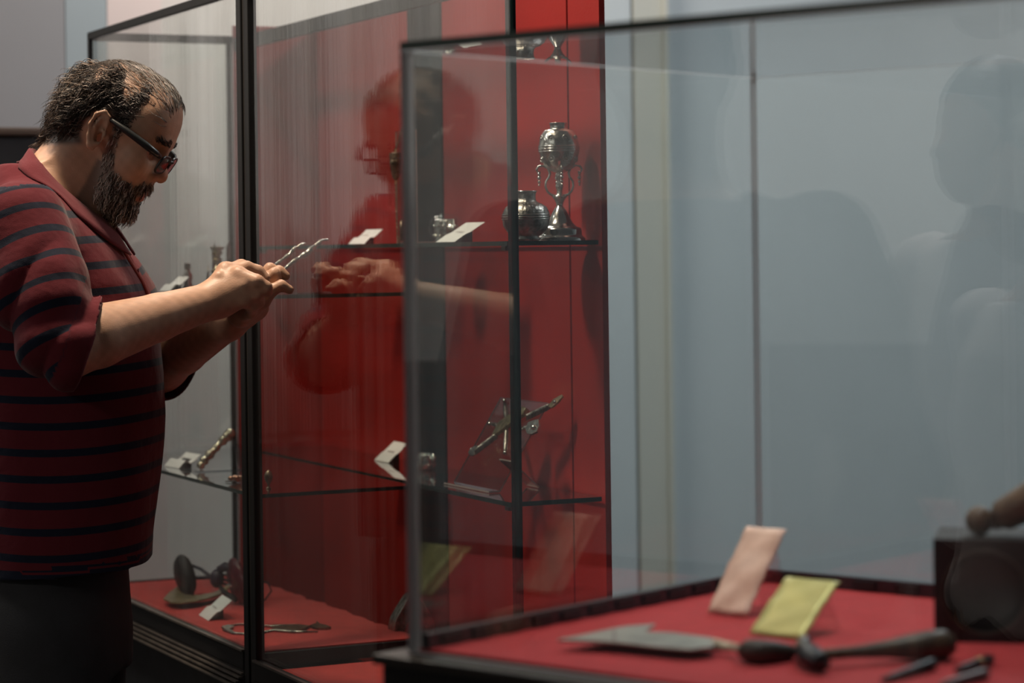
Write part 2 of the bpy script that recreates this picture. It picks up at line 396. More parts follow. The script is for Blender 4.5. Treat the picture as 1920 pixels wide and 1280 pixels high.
bar('base_board', 0.014, SR-0.016, DP2+0.016, DP3-0.003, 0.0, 0.10, cb, M['black_base'])
for z in (ZLOW, ZUP):
    sheet('shelf', 0.05, sr-0.002, DP2+0.017, DP3-0.006, z-0.008, z, M['shelf_glass'], M['glass_edge'], cb, 'z')
    for s in (0.1, 1.36):
        MB().box(s, s+0.016, DP2+0.02, DP2+0.036, z-0.016, z-0.008).build('shelf_clip', M['sill_metal'], cb)

# ------------------------------------------------------------------ foreground vitrine
VL = Vector((-0.1176, 2.60, 0)); VA = math.radians(-40.5)
va = Vector((math.cos(VA), math.sin(VA), 0)); vb = Vector((-va.y, va.x, 0))
LA, LB = 1.15, 0.665; VZ0, VZ1 = CAMH - 0.428, CAMH + 0.224
vt = empty('table_vitrine', (VL.x, VL.y, 0), VA)
tag(vt, 'table vitrine with frameless glass cover on a black base and red felt', 'vitrine')
bar('base_box', -0.020, LA+0.02, -0.020, LB+0.02, 0.0, VZ0-0.016, vt, M['black_base'], 0.003)
bar('base_rim', -0.028, LA+0.028, -0.028, LB+0.028, VZ0-0.016, VZ0-0.005, vt, mat('rim_wood', (0.035,0.028,0.024), 0.4), 0.003)
bar('felt', 0.008, LA-0.008, 0.008, LB-0.008, VZ0-0.005, VZ0, vt, M['red_felt'], 0.001)
t = 0.010
sheet('glass_pane', 0.0, LA, 0.0, t, VZ0-0.004, VZ1-t, M['vitrine_glass'], M['vitrine_edge'], vt, 'y')
sheet('glass_pane', 0.0, LA, LB-t, LB, VZ0-0.004, VZ1-t, M['vitrine_glass'], M['vitrine_edge'], vt, 'y')
sheet('glass_pane', 0.0, t, t, LB-t, VZ0-0.004, VZ1-t, M['vitrine_glass'], M['vitrine_edge'], vt, 'x')
sheet('glass_pane', LA-t, LA, t, LB-t, VZ0-0.004, VZ1-t, M['vitrine_glass'], M['vitrine_edge'], vt, 'x')
gt = sheet('glass_top', 0.0, LA, 0.0, LB, VZ1-t, VZ1, M['vitrine_glass'], M['glass_edge'], vt, 'z')
gt.data.materials.append(M['vitrine_edge'])
for p in gt.data.polygons:
    if p.normal.x < -0.5: p.material_index = 2
dk = mat('rim_strip', (0.05,0.04,0.05), 0.35, 0.3); lt = mat('rim_stud', (0.010,0.008,0.010), 0.5)
gs = mat('silicone_bead', (0.35,0.36,0.38), 0.3)
MB().box(t+0.001, t+0.012, t, LB-t, VZ0, VZ0+0.016).build('rim_strip', dk, vt)
MB().box(t+0.012, LA-t, LB-t-0.012, LB-t-0.001, VZ0, VZ0+0.016).build('rim_strip', dk, vt)
stud = MB().box(0, 0.0035, -0.016, 0.016, 0.004, 0.013)
sm_ = None
for k in range(12):
    if sm_ is None: o = sm_ = stud.build('rim_stud', lt, vt)
    else: o = sm_.copy(); COL.objects.link(o)
    o.location = (t+0.012, 0.045 + 0.051*k, VZ0)
for k in range(18):
    o = sm_.copy(); COL.objects.link(o); o.location = (0.05+0.06*k, LB-t-0.0155, VZ0); o.rotation_euler = (0,0,math.pi/2)
def V2(a, b, z=0.0): p = VL + va*a + vb*b; return Vector((p.x, p.y, z))
# ------------------------------------------------------------------ helpers for placing things on shelves
def on_s(x, y, s): r = ray(x, y); return CAMP + r*((s - E.dot(CAMP - P0))/E.dot(r))
def on_plane(x, y, q, nrm): r = ray(x, y); return CAMP + r*(nrm.dot(q - CAMP)/nrm.dot(r))
CARDS = 'small white label cards in the showcases'
def card(label, p, w, l, tilt, bend=0.0, rz=0.0, printed=True):
    """leaning label card; p = front lower corner (far end) on its shelf"""
    r = empty('label_card', p, ROTC + rz); tag(r, label, 'label card', CARDS)
    ct, st = math.cos(tilt), math.sin(tilt); n = 8; vs = []; fs = []
    for i in range(n+1):
        q = l*i/n; off = bend*math.sin(math.pi*i/n)*(1 if i < n/2 else -0.6)
        y, z = q*ct - off*st, q*st + off*ct + 0.001
        vs += [(0, y, z), (w, y, z), (0, y+0.0009*st, z-0.0009*ct), (w, y+0.0009*st, z-0.0009*ct)]
    for i in range(n):
        a = 4*i; b = a+4; fs += [(a, a+1, b+1, b), (a+2, b+2, b+3, a+3), (a, b, b+2, a+2), (a+1, a+3, b+3, b+1)]
    fs += [(0,2,3,1), (4*n, 4*n+1, 4*n+3, 4*n+2)]
    MB().add(vs, fs).build('sheet', M['card'], r, smooth=False)
    # acrylic wedge under the raised edge
    y1, z1 = l*ct*0.74, l*st*0.74
    MB().prism([(w*0.25, y1*0.35, 0), (w*0.25, y1, 0), (w*0.25, y1, z1-0.002), (w*0.25, y1*0.35, z1*0.35-0.002)], (w*0.5, 0, 0)).build('wedge', mat('wedge', (0.05,0.04,0.04), 0.3), r)
    if printed:
        b = MB(); rnd = random.Random(int(p.x*1000)); x = w*0.3
        while x < w*0.72:
            dx = rnd.uniform(0.002, 0.005); q = l*0.47; off = bend*math.sin(math.pi*0.47)
            y, z = q*ct - (off+0.0004)*st, q*st + (off+0.0004)*ct + 0.001; hh = 0.0028
            b.add([(x, y, z), (x+dx*0.75, y, z), (x+dx*0.75, y+hh*ct, z+hh*st), (x, y+hh*ct, z+hh*st)], [(0,1,2,3)]); x += dx
        b.build('print', M['print'], r)
    return r
R_ = math.radians
card('white label card on the upper glass shelf beside the hanging pendant', on_d(653, 458, 0.40), 0.088, 0.05, R_(36), 0.003)
p = on_d(817, 453, 0.375); p.z = ZUP
card('white label card in front of the silver bracelet on upper shelf', p, 0.085, 0.072, R_(30), 0.001)
card('white label card on the lower glass shelf below the red boards', on_z(702, 863, ZLOW), 0.075, 0.058, R_(40), 0.001)
card('crumpled white label card beside the silver knife hilt', on_z(308, 874, ZLOW), 0.075, 0.055, R_(28), 0.007, 0.1)
card('white label card on the red deck beside the stirrups', on_z(373, 1153, ZD+0.001), 0.085, 0.06, R_(38), 0.002, -0.1)
p = on_d(299, 551, 0.05); p.z = ZMID
card('white label card on the middle shelf by the silver flask', p, 0.07, 0.05, R_(35), 0.004, printed=False)
bpy.data.objects['label_card'].location.z = ZUP

# ------------------------------------------------------------------ goblet and jar
def goblet(p):
    r = empty('silver_goblet', p); tag(r, 'tall silver goblet with scrolled stem and globe bowl on upper shelf', 'goblet')
    k = 0.207/226.0      # metres per picture pixel at the goblet
    foot = [(0,0),(49,0),(49,4),(45,8),(43,9),(41,12),(41,20),(39,24),(35,26),(30,29),(24,36),(19,46),(14,56),(9,63),(6,67),(7,69),(6,72)]
    MB().lathe([(a*k, b*k) for a, b in foot], 40, mod=lambda a, z, i: 1 + (0.02*math.cos(18*a) if 4 < i < 8 else 0)).build('foot', M['silver_smooth'], r, smooth=True, sharp=50)
    stem = [(6,70),(8,74),(11,80),(14,83),(14,85),(9,86),(6,90),(5,96),(7,100),(8,106),(6,110),(4,114),(6,120),(8,124),(5,130)]
    MB().lathe([(a*k, b*k) for a, b in stem], 24).build('stem', M['silver'], r, smooth=True, sharp=60)
    for i in range(4):
        a = math.pi/2*i + 0.1; c, s = math.cos(a), math.sin(a)
        path = [(8,86),(16,88),(23,94),(27,104),(26,114),(20,122),(18,130),(22,139),(31,144),(40,143),(44,137),(41,131),(36,132)]
        b = MB().tube([(x*k*c, x*k*s, z*k) for x, z in path], [2.6*k,2.6*k,2.4*k,2.2*k,2.2*k,2.4*k,2.6*k,2.4*k,2.2*k,2.6*k,2.4*k,2*k,1.6*k], 8)
        sc = b.build('scroll', M['silver'], r, smooth=True)
        b = MB()
        for zz, rr in ((128, 3.2), (121, 4.2), (113, 3.4), (107, 2.4)): b.ball((39*k*c, 39*k*s, zz*k), rr*k, 8, 6)
        b.build('drop', M['silver_smooth'], sc, smooth=True)
    R = 39.0; prof = []
    for i in range(3, 26):
        t = math.pi*i/28; prof.append((R*math.sin(t), 178 - 49*math.cos(t)*1.0))
    prof = [(0.5,128),(5,129)] + prof
    prof = [q for q in prof if q[1] < 213] + [(19,212),(17,216),(16.5,222),(18,225),(18,226.5),(15,226.5),(14,216),(3,210)]
    out = []
    for a, z in prof:
        if 172 < z < 180: a *= 1.03
        out.append((a*k, z*k))
    def chase(a, z, i):
        zz = z/k
        if zz < 170 or 184 < zz < 205: return 1 + 0.013*math.sin(9*a + 0.25*zz)*math.sin(0.33*zz)*min(1, (zz-126)/30)
        return 1.0
    bo = MB().lathe(out, 72, mod=chase).build('bowl', M['silver'], r, smooth=True)
    b = MB()
    for z in (171, 176, 181): b.tube([(R*1.02*k*math.cos(a), R*1.02*k*math.sin(a), z*k) for a in [2*math.pi*j/48 for j in range(48)]], 1.3*k, 6, closed=True)
    b.build('band', M['silver_smooth'], bo, smooth=True)
    for j in range(8):
        a = 2*math.pi*j/8 + 0.35
        for z, rr in ((196, 35.5), (157, 35.5)):
            b = MB()
            c = Vector((rr*k*math.cos(a), rr*k*math.sin(a), z*k)); u = Vector((-math.sin(a), math.cos(a), 0)); w = Vector((0,0,1))
            b.tube([c + u*(6*k*math.cos(t)) + w*(6*k*math.sin(t)) for t in [2*math.pi*m/12 for m in range(12)]], 1.4*k, 5, closed=True)
            b.ball(c, 2.6*k, 8, 6); b.tube([c - u*6*k, c, c + u*6*k], 1.0*k, 5)
            b.build('rosette', M['silver'], bo, smooth=True)
    return r
goblet(CAB(1.345, 0.472, ZUP))
def jar(p):
    r = empty('silver_jar', p); tag(r, 'squat dark silver jar with short neck beside the goblet', 'jar')
    k = 0.0415/44.0
    prof = [(0,0),(22,0),(26,2),(26,5),(22,8),(28,11),(36,18),(42,28),(44,40),(44,46),(43,52),(38,62),(30,68),(22,71),(19,74),(18,80),(18.5,86),(20,90),(20,91.5),(17,91.5),(16,80),(4,74)]
    def chase(a, z, i):
        zz = z/k
        return 1 + (0.02*math.sin(11*a + zz*0.2)*math.sin(0.3*zz) if (10 < zz < 38 or 50 < zz < 66) else 0)
    MB().lathe([(a*k, z*k) for a, z in prof], 72, mod=chase).build('body', M['old_silver'], r, smooth=True)
    b = MB()
    for z, rr in ((40,44.5),(44,45),(48,44)): b.tube([(rr*k*math.cos(a), rr*k*math.sin(a), z*k) for a in [2*math.pi*j/48 for j in range(48)]], 1.2*k, 6, closed=True)
    b.build('band', M['silver'], r, smooth=True)
    MB().tube([(20*k*math.cos(a), 20*k*math.sin(a), 91*k) for a in [2*math.pi*j/40 for j in range(40)]], 1.5*k, 6, closed=True).build('rim', M['silver_smooth'], r, smooth=True)
jar(CAB(1.378, 0.390, ZUP))

# ------------------------------------------------------------------ pendant on an acrylic panel
def pendant():
    base = on_d(764, 455, 0.42); base.z = ZUP
    r = empty('pendant', base, ROTC); tag(r, 'bronze sheath pendant on a long chain hung over clear acrylic panel', 'pendant')
    st = empty('acrylic_stand', base, ROTC); tag(st, 'upright clear acrylic panel carrying the chain and pendant', 'stand')
    k = 4.75/4533.0
    w = 0.10; h = 0.222
    sheet('panel', -w*0.55, w*0.45, 0.0, 0.003, 0.0, h, M['acrylic'], M['acrylic_edge'], st, 'y')
    sheet('foot_plate', -w*0.55, w*0.45, 0.003, 0.045, 0.0, 0.003, M['acrylic'], M['acrylic_edge'], st, 'z')
    # pendant hangs in front of the panel; local -Y faces the room
    px = -0.022
    prof = [(0,0),(3,1),(6.5,7),(9.5,18),(11,30),(11.5,37),(10.8,38),(11.4,41),(11.6,50),(11.2,52),(6,53),(0,53)]
    hb = MB().lathe([(a*k, b*k) for a, b in prof], 24, origin=(px, -0.014, h-0.098), mod=lambda a, z, i: 1 + (0.05*math.sin(3*a+z*900) if i < 6 else 0))
    hb.build('sheath', M['bronze'], r, smooth=True, sharp=50)
    MB().tube([(px + 3*k*math.cos(t), -0.014, h-0.098+55*k + 3.5*k*math.sin(t)) for t in [2*math.pi*m/14 for m in range(14)]], 1.0*k, 6, closed=True).build('bail', M['gilt'], r, smooth=True)
    MB().tube([(px + 3*k*math.cos(t), -0.014, h-0.098-3*k + 3.5*k*math.sin(t)) for t in [2*math.pi*m/14 for m in range(14)]], 1.0*k, 6, closed=True).build('ring', M['gilt'], r, smooth=True)
    def chain(pts, name):
        P = [Vector(q) for q in pts]; L = [0]
        for a, b in zip(P, P[1:]): L.append(L[-1] + (b-a).length)
        n = int(L[-1]/0.0042); mb = MB()
        for i in range(n):
            d = L[-1]*i/n; j = max(m for m in range(len(L)) if L[m] <= d); j = min(j, len(P)-2)
            t = (d - L[j])/(L[j+1]-L[j]); c = P[j].lerp(P[j+1], t); ax = (P[j+1]-P[j]).normalized()
            sd = Vector((1,0,0)) if i % 2 else Vector((0,1,0)); sd = (sd - ax*sd.dot(ax)).normalized()
            mb.tube([c + ax*(0.0030*math.cos(q)) + sd*(0.0020*math.sin(q)) for q in [2*math.pi*m/8 for m in range(8)]], 0.0007, 4, closed=True)
        mb.build(name, M['bronze'], r, smooth=True)
    chain([(px, -0.014, h-0.098+58*k), (px+0.008, -0.006, h-0.012), (px+0.012, -0.003, h+0.002), (px+0.012, 0.006, h-0.004), (px+0.014, 0.007, h-0.05)], 'chain')
    chain([(px, -0.014, h-0.104), (px-0.001, -0.013, 0.06), (px+0.001, -0.012, 0.012), (px+0.010, -0.012, 0.003), (px+0.014, -0.011, 0.02), (px+0.015, -0.008, 0.05)], 'chain')
    chain([(px+0.038, -0.004, h-0.10), (px+0.042, -0.003, h-0.03), (px+0.044, -0.002, h+0.002), (px+0.044, 0.006, h-0.01)], 'chain')
    MB().tube([(px+0.015, -0.008, 0.045), (px+0.016, -0.008, 0.03), (px+0.017, -0.008, 0.006)], [0.005,0.006,0.005], 12).build('tassel_cap', M['bronze'], r, smooth=True)
pendant()

# ------------------------------------------------------------------ bracelets
def bracelet(label, p, rad, h, m, rz=0.0, lean=0.0):
    r = empty('silver_bracelet', p, rot=(lean, 0, ROTC + rz)); tag(r, label, 'bracelet')
    n = 56; a0, a1 = 0.35, 2*math.pi - 0.35; vs = []; fs = []
    for i in range(n+1):
        a = a0 + (a1-a0)*i/n
        for (dr, zz) in ((0, 0), (0.0022, 0.1), (0.0030, 0.5), (0.0022, 0.9), (0, 1.0), (-0.001, 0.5)):
            rr = rad + dr + 0.0007*math.sin(i*1.7)*math.sin(zz*9); vs.append((rr*math.cos(a), rr*math.sin(a)*0.8 , zz*h))
    for i in range(n):
        for k in range(6): fs.append((6*i+k, 6*i+(k+1) % 6, 6*i+6+(k+1) % 6, 6*i+6+k))
    fs += [tuple(range(5,-1,-1)), tuple(6*n+k for k in range(6))]
    MB().add(vs, fs).build('band', m, r, smooth=True)
    b = MB()
    for i in range(22):
        a = a0 + (a1-a0)*(i+0.5)/22; b.ball(((rad+0.0032)*math.cos(a), (rad+0.0032)*math.sin(a)*0.8, h*(0.3 if i % 2 else 0.7)), 0.0028, 8, 5)
    b.build('beads', m, r, smooth=True)
    return r
p = on_d(836, 450, 0.45); p.z = ZUP
bracelet('embossed dark silver cuff bracelet behind the label card on upper shelf', p, 0.024, 0.046, M['silver'])
q = empty('bracelet_stand', p, ROTC); tag(q, 'round clear acrylic bracelet stand on the upper shelf', 'stand')
MB().tube([(0.018*math.cos(a)*0.55, 0.030*math.cos(a), 0.028 + 0.026*math.sin(a)) for a in [2*math.pi*m/28 for m in range(28)]], 0.0025, 8, closed=True).build('ring', M['acrylic'], q, smooth=True)
p = on_z(796, 880, ZLOW)
bracelet('bright silver cuff bracelet on lower shelf by acrylic easel', p, 0.020, 0.032, M['silver_smooth'], 0.4)

# ------------------------------------------------------------------ silver dagger on an acrylic easel
def dagger_easel():
    bl = on_d(852, 892, 0.402); bl.z = ZLOW; w = 0.20; tv = N*0.100 + Vector((0,0,0.155)); tl = tv.length; tn = tv.normalized()
    st = empty('acrylic_easel', bl, ROTC); tag(st, 'slanted clear acrylic easel holding the silver harness ornament', 'stand')
    ang = math.atan2(0.155, 0.100)
    def slant(name, y0, z0, length, a, wd, x0=0.0, th=0.003):
        c, s = math.cos(a), math.sin(a)
        pts = []
        for zz in (0, th):
            for (xx, q) in ((x0, 0), (x0+wd, 0), (x0+wd, length), (x0, length)):
                pts.append((xx, y0 + q*c - zz*s, z0 + q*s + zz*c))
        me = bpy.data.meshes.new(name); b = MB().hexa(pts); me.from_pydata(b.v, [], b.f); me.materials.append(M['acrylic']); me.materials.append(M['acrylic_edge'])
        me.update(); nv = Vector((0, -s, c))
        for p in me.polygons: p.material_index = 0 if abs(p.normal.dot(nv)) > 0.7 else 1
        o = bpy.data.objects.new(name, me); COL.objects.link(o); o.parent = st
    slant('panel', 0.0, 0.001, tl, ang, w)
    slant('lip', -0.022, 0.001, 0.022, 0.0, w)
    slant('prop', 0.034, 0.052, 0.075, R_(-42), w*0.25, w*0.62)
    nrm = (E.cross(tn)).normalized(); q0 = bl + nrm*0.004
    if nrm.dot(CAMP - bl) < 0: nrm = -nrm; q0 = bl + nrm*0.004
    Q = lambda x, y, o=0.004: on_plane(x, y, bl + nrm*o, nrm)
    r = empty('harness_ornament', bl); tag(r, 'silver and gilt harness ornament with twisted arms and square rosette', 'ornament')
    inv = Matrix.Translation(-bl)
    L = lambda v: inv @ v
    def twist(a, b, name):
        A, B = Q(*a, 0.007), Q(*b, 0.007); mb = MB(); n = 11; ax = (B-A).normalized(); sd = ax.cross(nrm)
        for i in range(n):
            c = A.lerp(B, (i+0.5)/n)
            mb.tube([L(c + sd*0.006 - ax*0.003), L(c + nrm*0.005), L(c - sd*0.006 + ax*0.003), L(c - nrm*0.003)], 0.0028, 6, closed=True)
        mb.tube([L(A), L(B)], 0.0028, 8); mb.build(name, M['old_silver'], r, smooth=True)
    twist((893, 846), (930, 818), 'twisted_arm'); twist((990, 781), (1030, 762), 'twisted_arm')
    def plate(px, name, m, th=0.004, o=0.005):
        MB().prism([L(Q(x, y, o)) for x, y in px], nrm*th).build(name, m, r, bevel=0.0008)
    plate([(928,818),(940,795),(952,786),(975,772),(986,765),(992,768),(986,780),(968,792),(950,806),(936,816)], 'gilt_boss', M['gilt'], 0.008)
    plate([(1030,764),(1040,750),(1056,741),(1058,744),(1048,756),(1036,766)], 'end_tip', M['gilt'])
    plate([(880,850),(886,840),(897,836),(902,842),(895,850),(886,856)], 'end_tip', M['silver'])
    plate([(989,806),(993,794),(1003,790),(1013,788),(1014,800),(1010,811),(998,816),(991,814)], 'square_rosette', M['silver'], 0.005)
    b = MB(); b.ball(L(Q(1001, 801, 0.011)), 0.005, 12, 8); b.build('rosette_knob', M['silver_smooth'], r, smooth=True)
    b = MB(); b.ball(L(Q(1041, 753, 0.010)), 0.004, 12, 8); b.build('tip_knob', M['silver_smooth'], r, smooth=True)
    MB().tube([L(Q(946, 752)), L(Q(948, 770)), L(Q(950, 800)), L(Q(948, 830)), L(Q(947, 850))], [0.003,0.005,0.004,0.0045,0.003], 10).build('cross_bar', M['old_silver'], r, smooth=True)
    for x, y in ((946,751),(947,849),(884,843),(918,794)): MB().ball(L(Q(x, y, 0.007)), 0.0042, 10, 8).build('knob', M['silver_smooth'], r, smooth=True)
    MB().tube([L(Q(919,794)), L(Q(930,796)), L(Q(938,800))], [0.003,0.004,0.005], 8).build('side_arm', M['old_silver'], r, smooth=True)
    MB().tube([L(Q(978,803)), L(Q(985,801)), L(Q(992,801))], [0.004,0.0035,0.004], 8).build('side_arm', M['silver'], r, smooth=True)
dagger_easel()

# ------------------------------------------------------------------ knife hilts on the showcase shelves
def rod(name, label, pts, rads, mt, cat='skewer', group=None, n=12):
    P = [Vector(q) for q in pts]; o = P[0].copy(); r = empty(name, o); tag(r, label, cat, group)
    # resample and modulate like turned metal
    m = 60; out = []; rr = []
    L = [0]
    for a, b in zip(P, P[1:]): L.append(L[-1] + (b-a).length)
    for i in range(m+1):
        d = L[-1]*i/m; j = max(k for k in range(len(L)-1) if L[k] <= d + 1e-9); t = (d-L[j])/(L[j+1]-L[j])
        out.append(P[j].lerp(P[j+1], t) - o); u = i/m*(len(rads)-1); q = min(int(u), len(rads)-2); rr.append(rads[q] + (rads[q+1]-rads[q])*(u-q))
    MB().tube(out, rr, n).build('shaft', mt, r, smooth=True)
    return r
SK = 0.90
def sk(x, y): return on_s(x, y, SK)
rod('silver_skewer', 'slim wavy silver skewer leaning over the middle shelf, thinner one', [on_s(510,502,SK), on_s(524,490,SK), on_s(541,478,SK), on_s(552,466,SK), on_s(562,460,SK), on_s(574,456,SK)], [0.001,0.002,0.0035,0.002,0.004,0.003,0.004,0.002,0.0035,0.0015], M['silver'])
rod('silver_skewer', 'thick silver skewer with turned collar leaning over the middle shelf', [on_s(531,507,SK+0.04), on_s(550,490,SK+0.04), on_s(575,475,SK+0.04), on_s(592,460,SK+0.04), on_s(605,450,SK+0.04), on_s(616,449,SK+0.04)], [0.002,0.0035,0.004,0.0045,0.003,0.006,0.0055,0.006,0.003,0.0045,0.002,0.002], M['silver'])
a = on_s(541,548,SK+0.02); a.z = ZMID
q = empty('skewer_rack', a, ROTC); tag(q, 'clear acrylic rack holding two silver skewers on middle shelf', 'stand')
for (x0, x1, xt) in ((541, 556, 548), (594, 603, 590)):
    pts = [on_s(x0,548,SK+0.02), on_s(x1,548,SK+0.02), on_s(x1-3,472,SK+0.02), on_s(xt,472,SK+0.02)]
    for v in pts[:2]: v.z = ZMID
    lp = [Matrix.Rotation(-ROTC, 3, 'Z') @ (v - a) for v in pts]
    MB().prism(lp, (0.003, 0, 0)).build('upright', M['acrylic'], q)
b0 = Matrix.Rotation(-ROTC, 3, 'Z') @ (on_s(541,548,SK+0.02) - a); b1 = Matrix.Rotation(-ROTC, 3, 'Z') @ (on_s(603,548,SK+0.02) - a)
MB().box(0, 0.05, min(b0.y,b1.y), max(b0.y,b1.y), 0, 0.003).build('base', M['acrylic'], q)

# hilt with reflection on the lower shelf
h0 = on_z(374, 879, ZLOW+0.004); hs, hd, _ = to_cab(h0)
rod('knife_hilt', 'knobbly silver and gilt knife hilt leaning on lower shelf', [on_s(x, y, hs) for x, y in ((373,877),(384,862),(395,850),(405,840),(413,830),(421,823),(431,813),(437,806))],
    [0.006,0.0095,0.007,0.0105,0.0065,0.0085,0.0105,0.0075,0.0065,0.0085,0.0065,0.007,0.0105,0.008,0.0115,0.0095,0.0115,0.005], mat('silver_gilt', (0.55,0.50,0.38), 0.25, 1.0, noise=0.4, nscale=90, bump=0.7, bscale=140), 'hilt', n=14)
fo = CAB(hs, hd, ZLOW); q = empty('hilt_prop', fo, ROTC); tag(q, 'clear acrylic prop under the knobbly knife hilt', 'stand')
e1 = to_cab(on_s(437, 812, hs)); y1 = e1[1]-hd; z1 = e1[2]-ZLOW
MB().hexa([(-0.005,y1+0.014,0.0),(0.03,y1+0.014,0.0),(0.03,y1+0.017,0),(-0.005,y1+0.017,0),(-0.005,y1-0.004,z1-0.01),(0.03,y1-0.004,z1-0.01),(0.03,y1-0.001,z1-0.01),(-0.005,y1-0.001,z1-0.01)]).build('upright', M['acrylic'], q)
MB().box(-0.005, 0.03, -0.01, y1+0.017, 0, 0.0025).build('base', M['acrylic'], q)
# small clutch of carved pieces near the post
g = on_z(447, 905, ZLOW); r = empty('carved_brooch', g, ROTC); tag(r, 'small carved rosy gilt brooch at the shelf edge near the post', 'brooch')
b = MB()
for i in range(9):
    a = i*2.4; b.ball((0.010*math.cos(a)*math.sqrt(i/9)*1.6, 0.010*math.sin(a)*math.sqrt(i/9)*1.6, 0.007+0.002*(i % 3)), 0.0062, 8, 6, sc=(1,1,0.75))
b.build('petals', mat('rose_gilt', (0.42,0.24,0.17), 0.35, 0.9, noise=0.3, nscale=90), r, smooth=True)
MB().tube([(-0.024,-0.018,0.002),(-0.012,-0.006,0.003),(0,0,0.004)], [0.001,0.0018,0.002], 6).build('pin', M['old_silver'], r, smooth=True)
g = on_s(503, 858, 1.0); g = CAB(0.93, to_cab(on_s(503,862,0.93))[1], ZLOW); r = empty('finial', g, ROTC); tag(r, 'small turned bronze finial standing on the lower shelf by the post', 'finial')
MB().lathe([(a*0.0011, z*0.0011) for a, z in ((0,0),(4,0),(4,2),(2,4),(2,8),(5,13),(7,18),(7,23),(5,28),(2,31),(0,32))], 20).build('turning', M['bronze'], r, smooth=True)

# middle shelf, behind the right hand: flask, ring and blade pieces
def shelf_pt(x, d, z): p = on_d(x, 540, d); return Vector((p.x, p.y, z))
p = shelf_pt(352, 0.10, ZMID); r = empty('silver_flask', p, ROTC); tag(r, 'little silver flask with square stopper on the middle shelf', 'flask')
k = 4.8/4533
MB().lathe([(a*k, z*k) for a, z in ((0,0),(9,0),(10,3),(9,8),(7,12),(8,18),(10,24),(9,32),(6,37),(5,40),(6,42),(0,42))], 24).build('body', M['silver_smooth'], r, smooth=True)
MB().box(-5*k,5*k,-5*k,5*k,42*k,54*k).build('stopper', M['old_silver'], r, bevel=0.001)
p = shelf_pt(374, 0.13, ZMID); r = empty('hoop', p, ROTC); tag(r, 'thin dark silver hoop with upright spike on the middle shelf', 'spur')
MB().tube([(0, 18*k*math.cos(t), 20*k + 18*k*math.sin(t)) for t in [math.pi + math.pi*m/18 for m in range(19)]], 2.2*k, 8).build('hoop', M['old_silver'], r, smooth=True)
MB().tube([(0,16*k,18*k),(0,18*k,34*k),(0,19*k,50*k)], [2.5*k,2.2*k,0.8*k], 8).build('spike', M['old_silver'], r, smooth=True)
p = shelf_pt(408, 0.20, ZMID); r = empty('gilt_spur', p, ROTC); tag(r, 'stacked gilt and silver spur with rowel blades on middle shelf', 'spur')
MB().lathe([(a*k, z*k) for a, z in ((0,0),(14,0),(14,3),(6,6),(6,30),(12,34),(13,38),(7,42),(5,52),(9,56),(10,60),(6,64),(8,70),(12,73),(8,77),(14,82),(15,85),(0,86))], 20).build('stack', M['gilt'], r, smooth=True, sharp=50)
for (yy, h, w_) in ((-8, 92, 5), (-3, 86, 4), (22, 98, 6)):
    MB().prism([(0, yy*k, 30*k), (0, (yy+w_)*k, 45*k), (0, (yy+w_)*k, (h-12)*k), (0, (yy+w_/2)*k, h*k), (0, (yy-w_/2)*k, (h-14)*k), (0, (yy-w_/2)*k, 40*k)], (0.0025, 0, 0)).build('rowel_blade', M['old_silver'], r)
MB().box(-0.002,0.006,-0.01,0.026,28*k,31*k).build('blade_bracket', M['old_silver'], r)

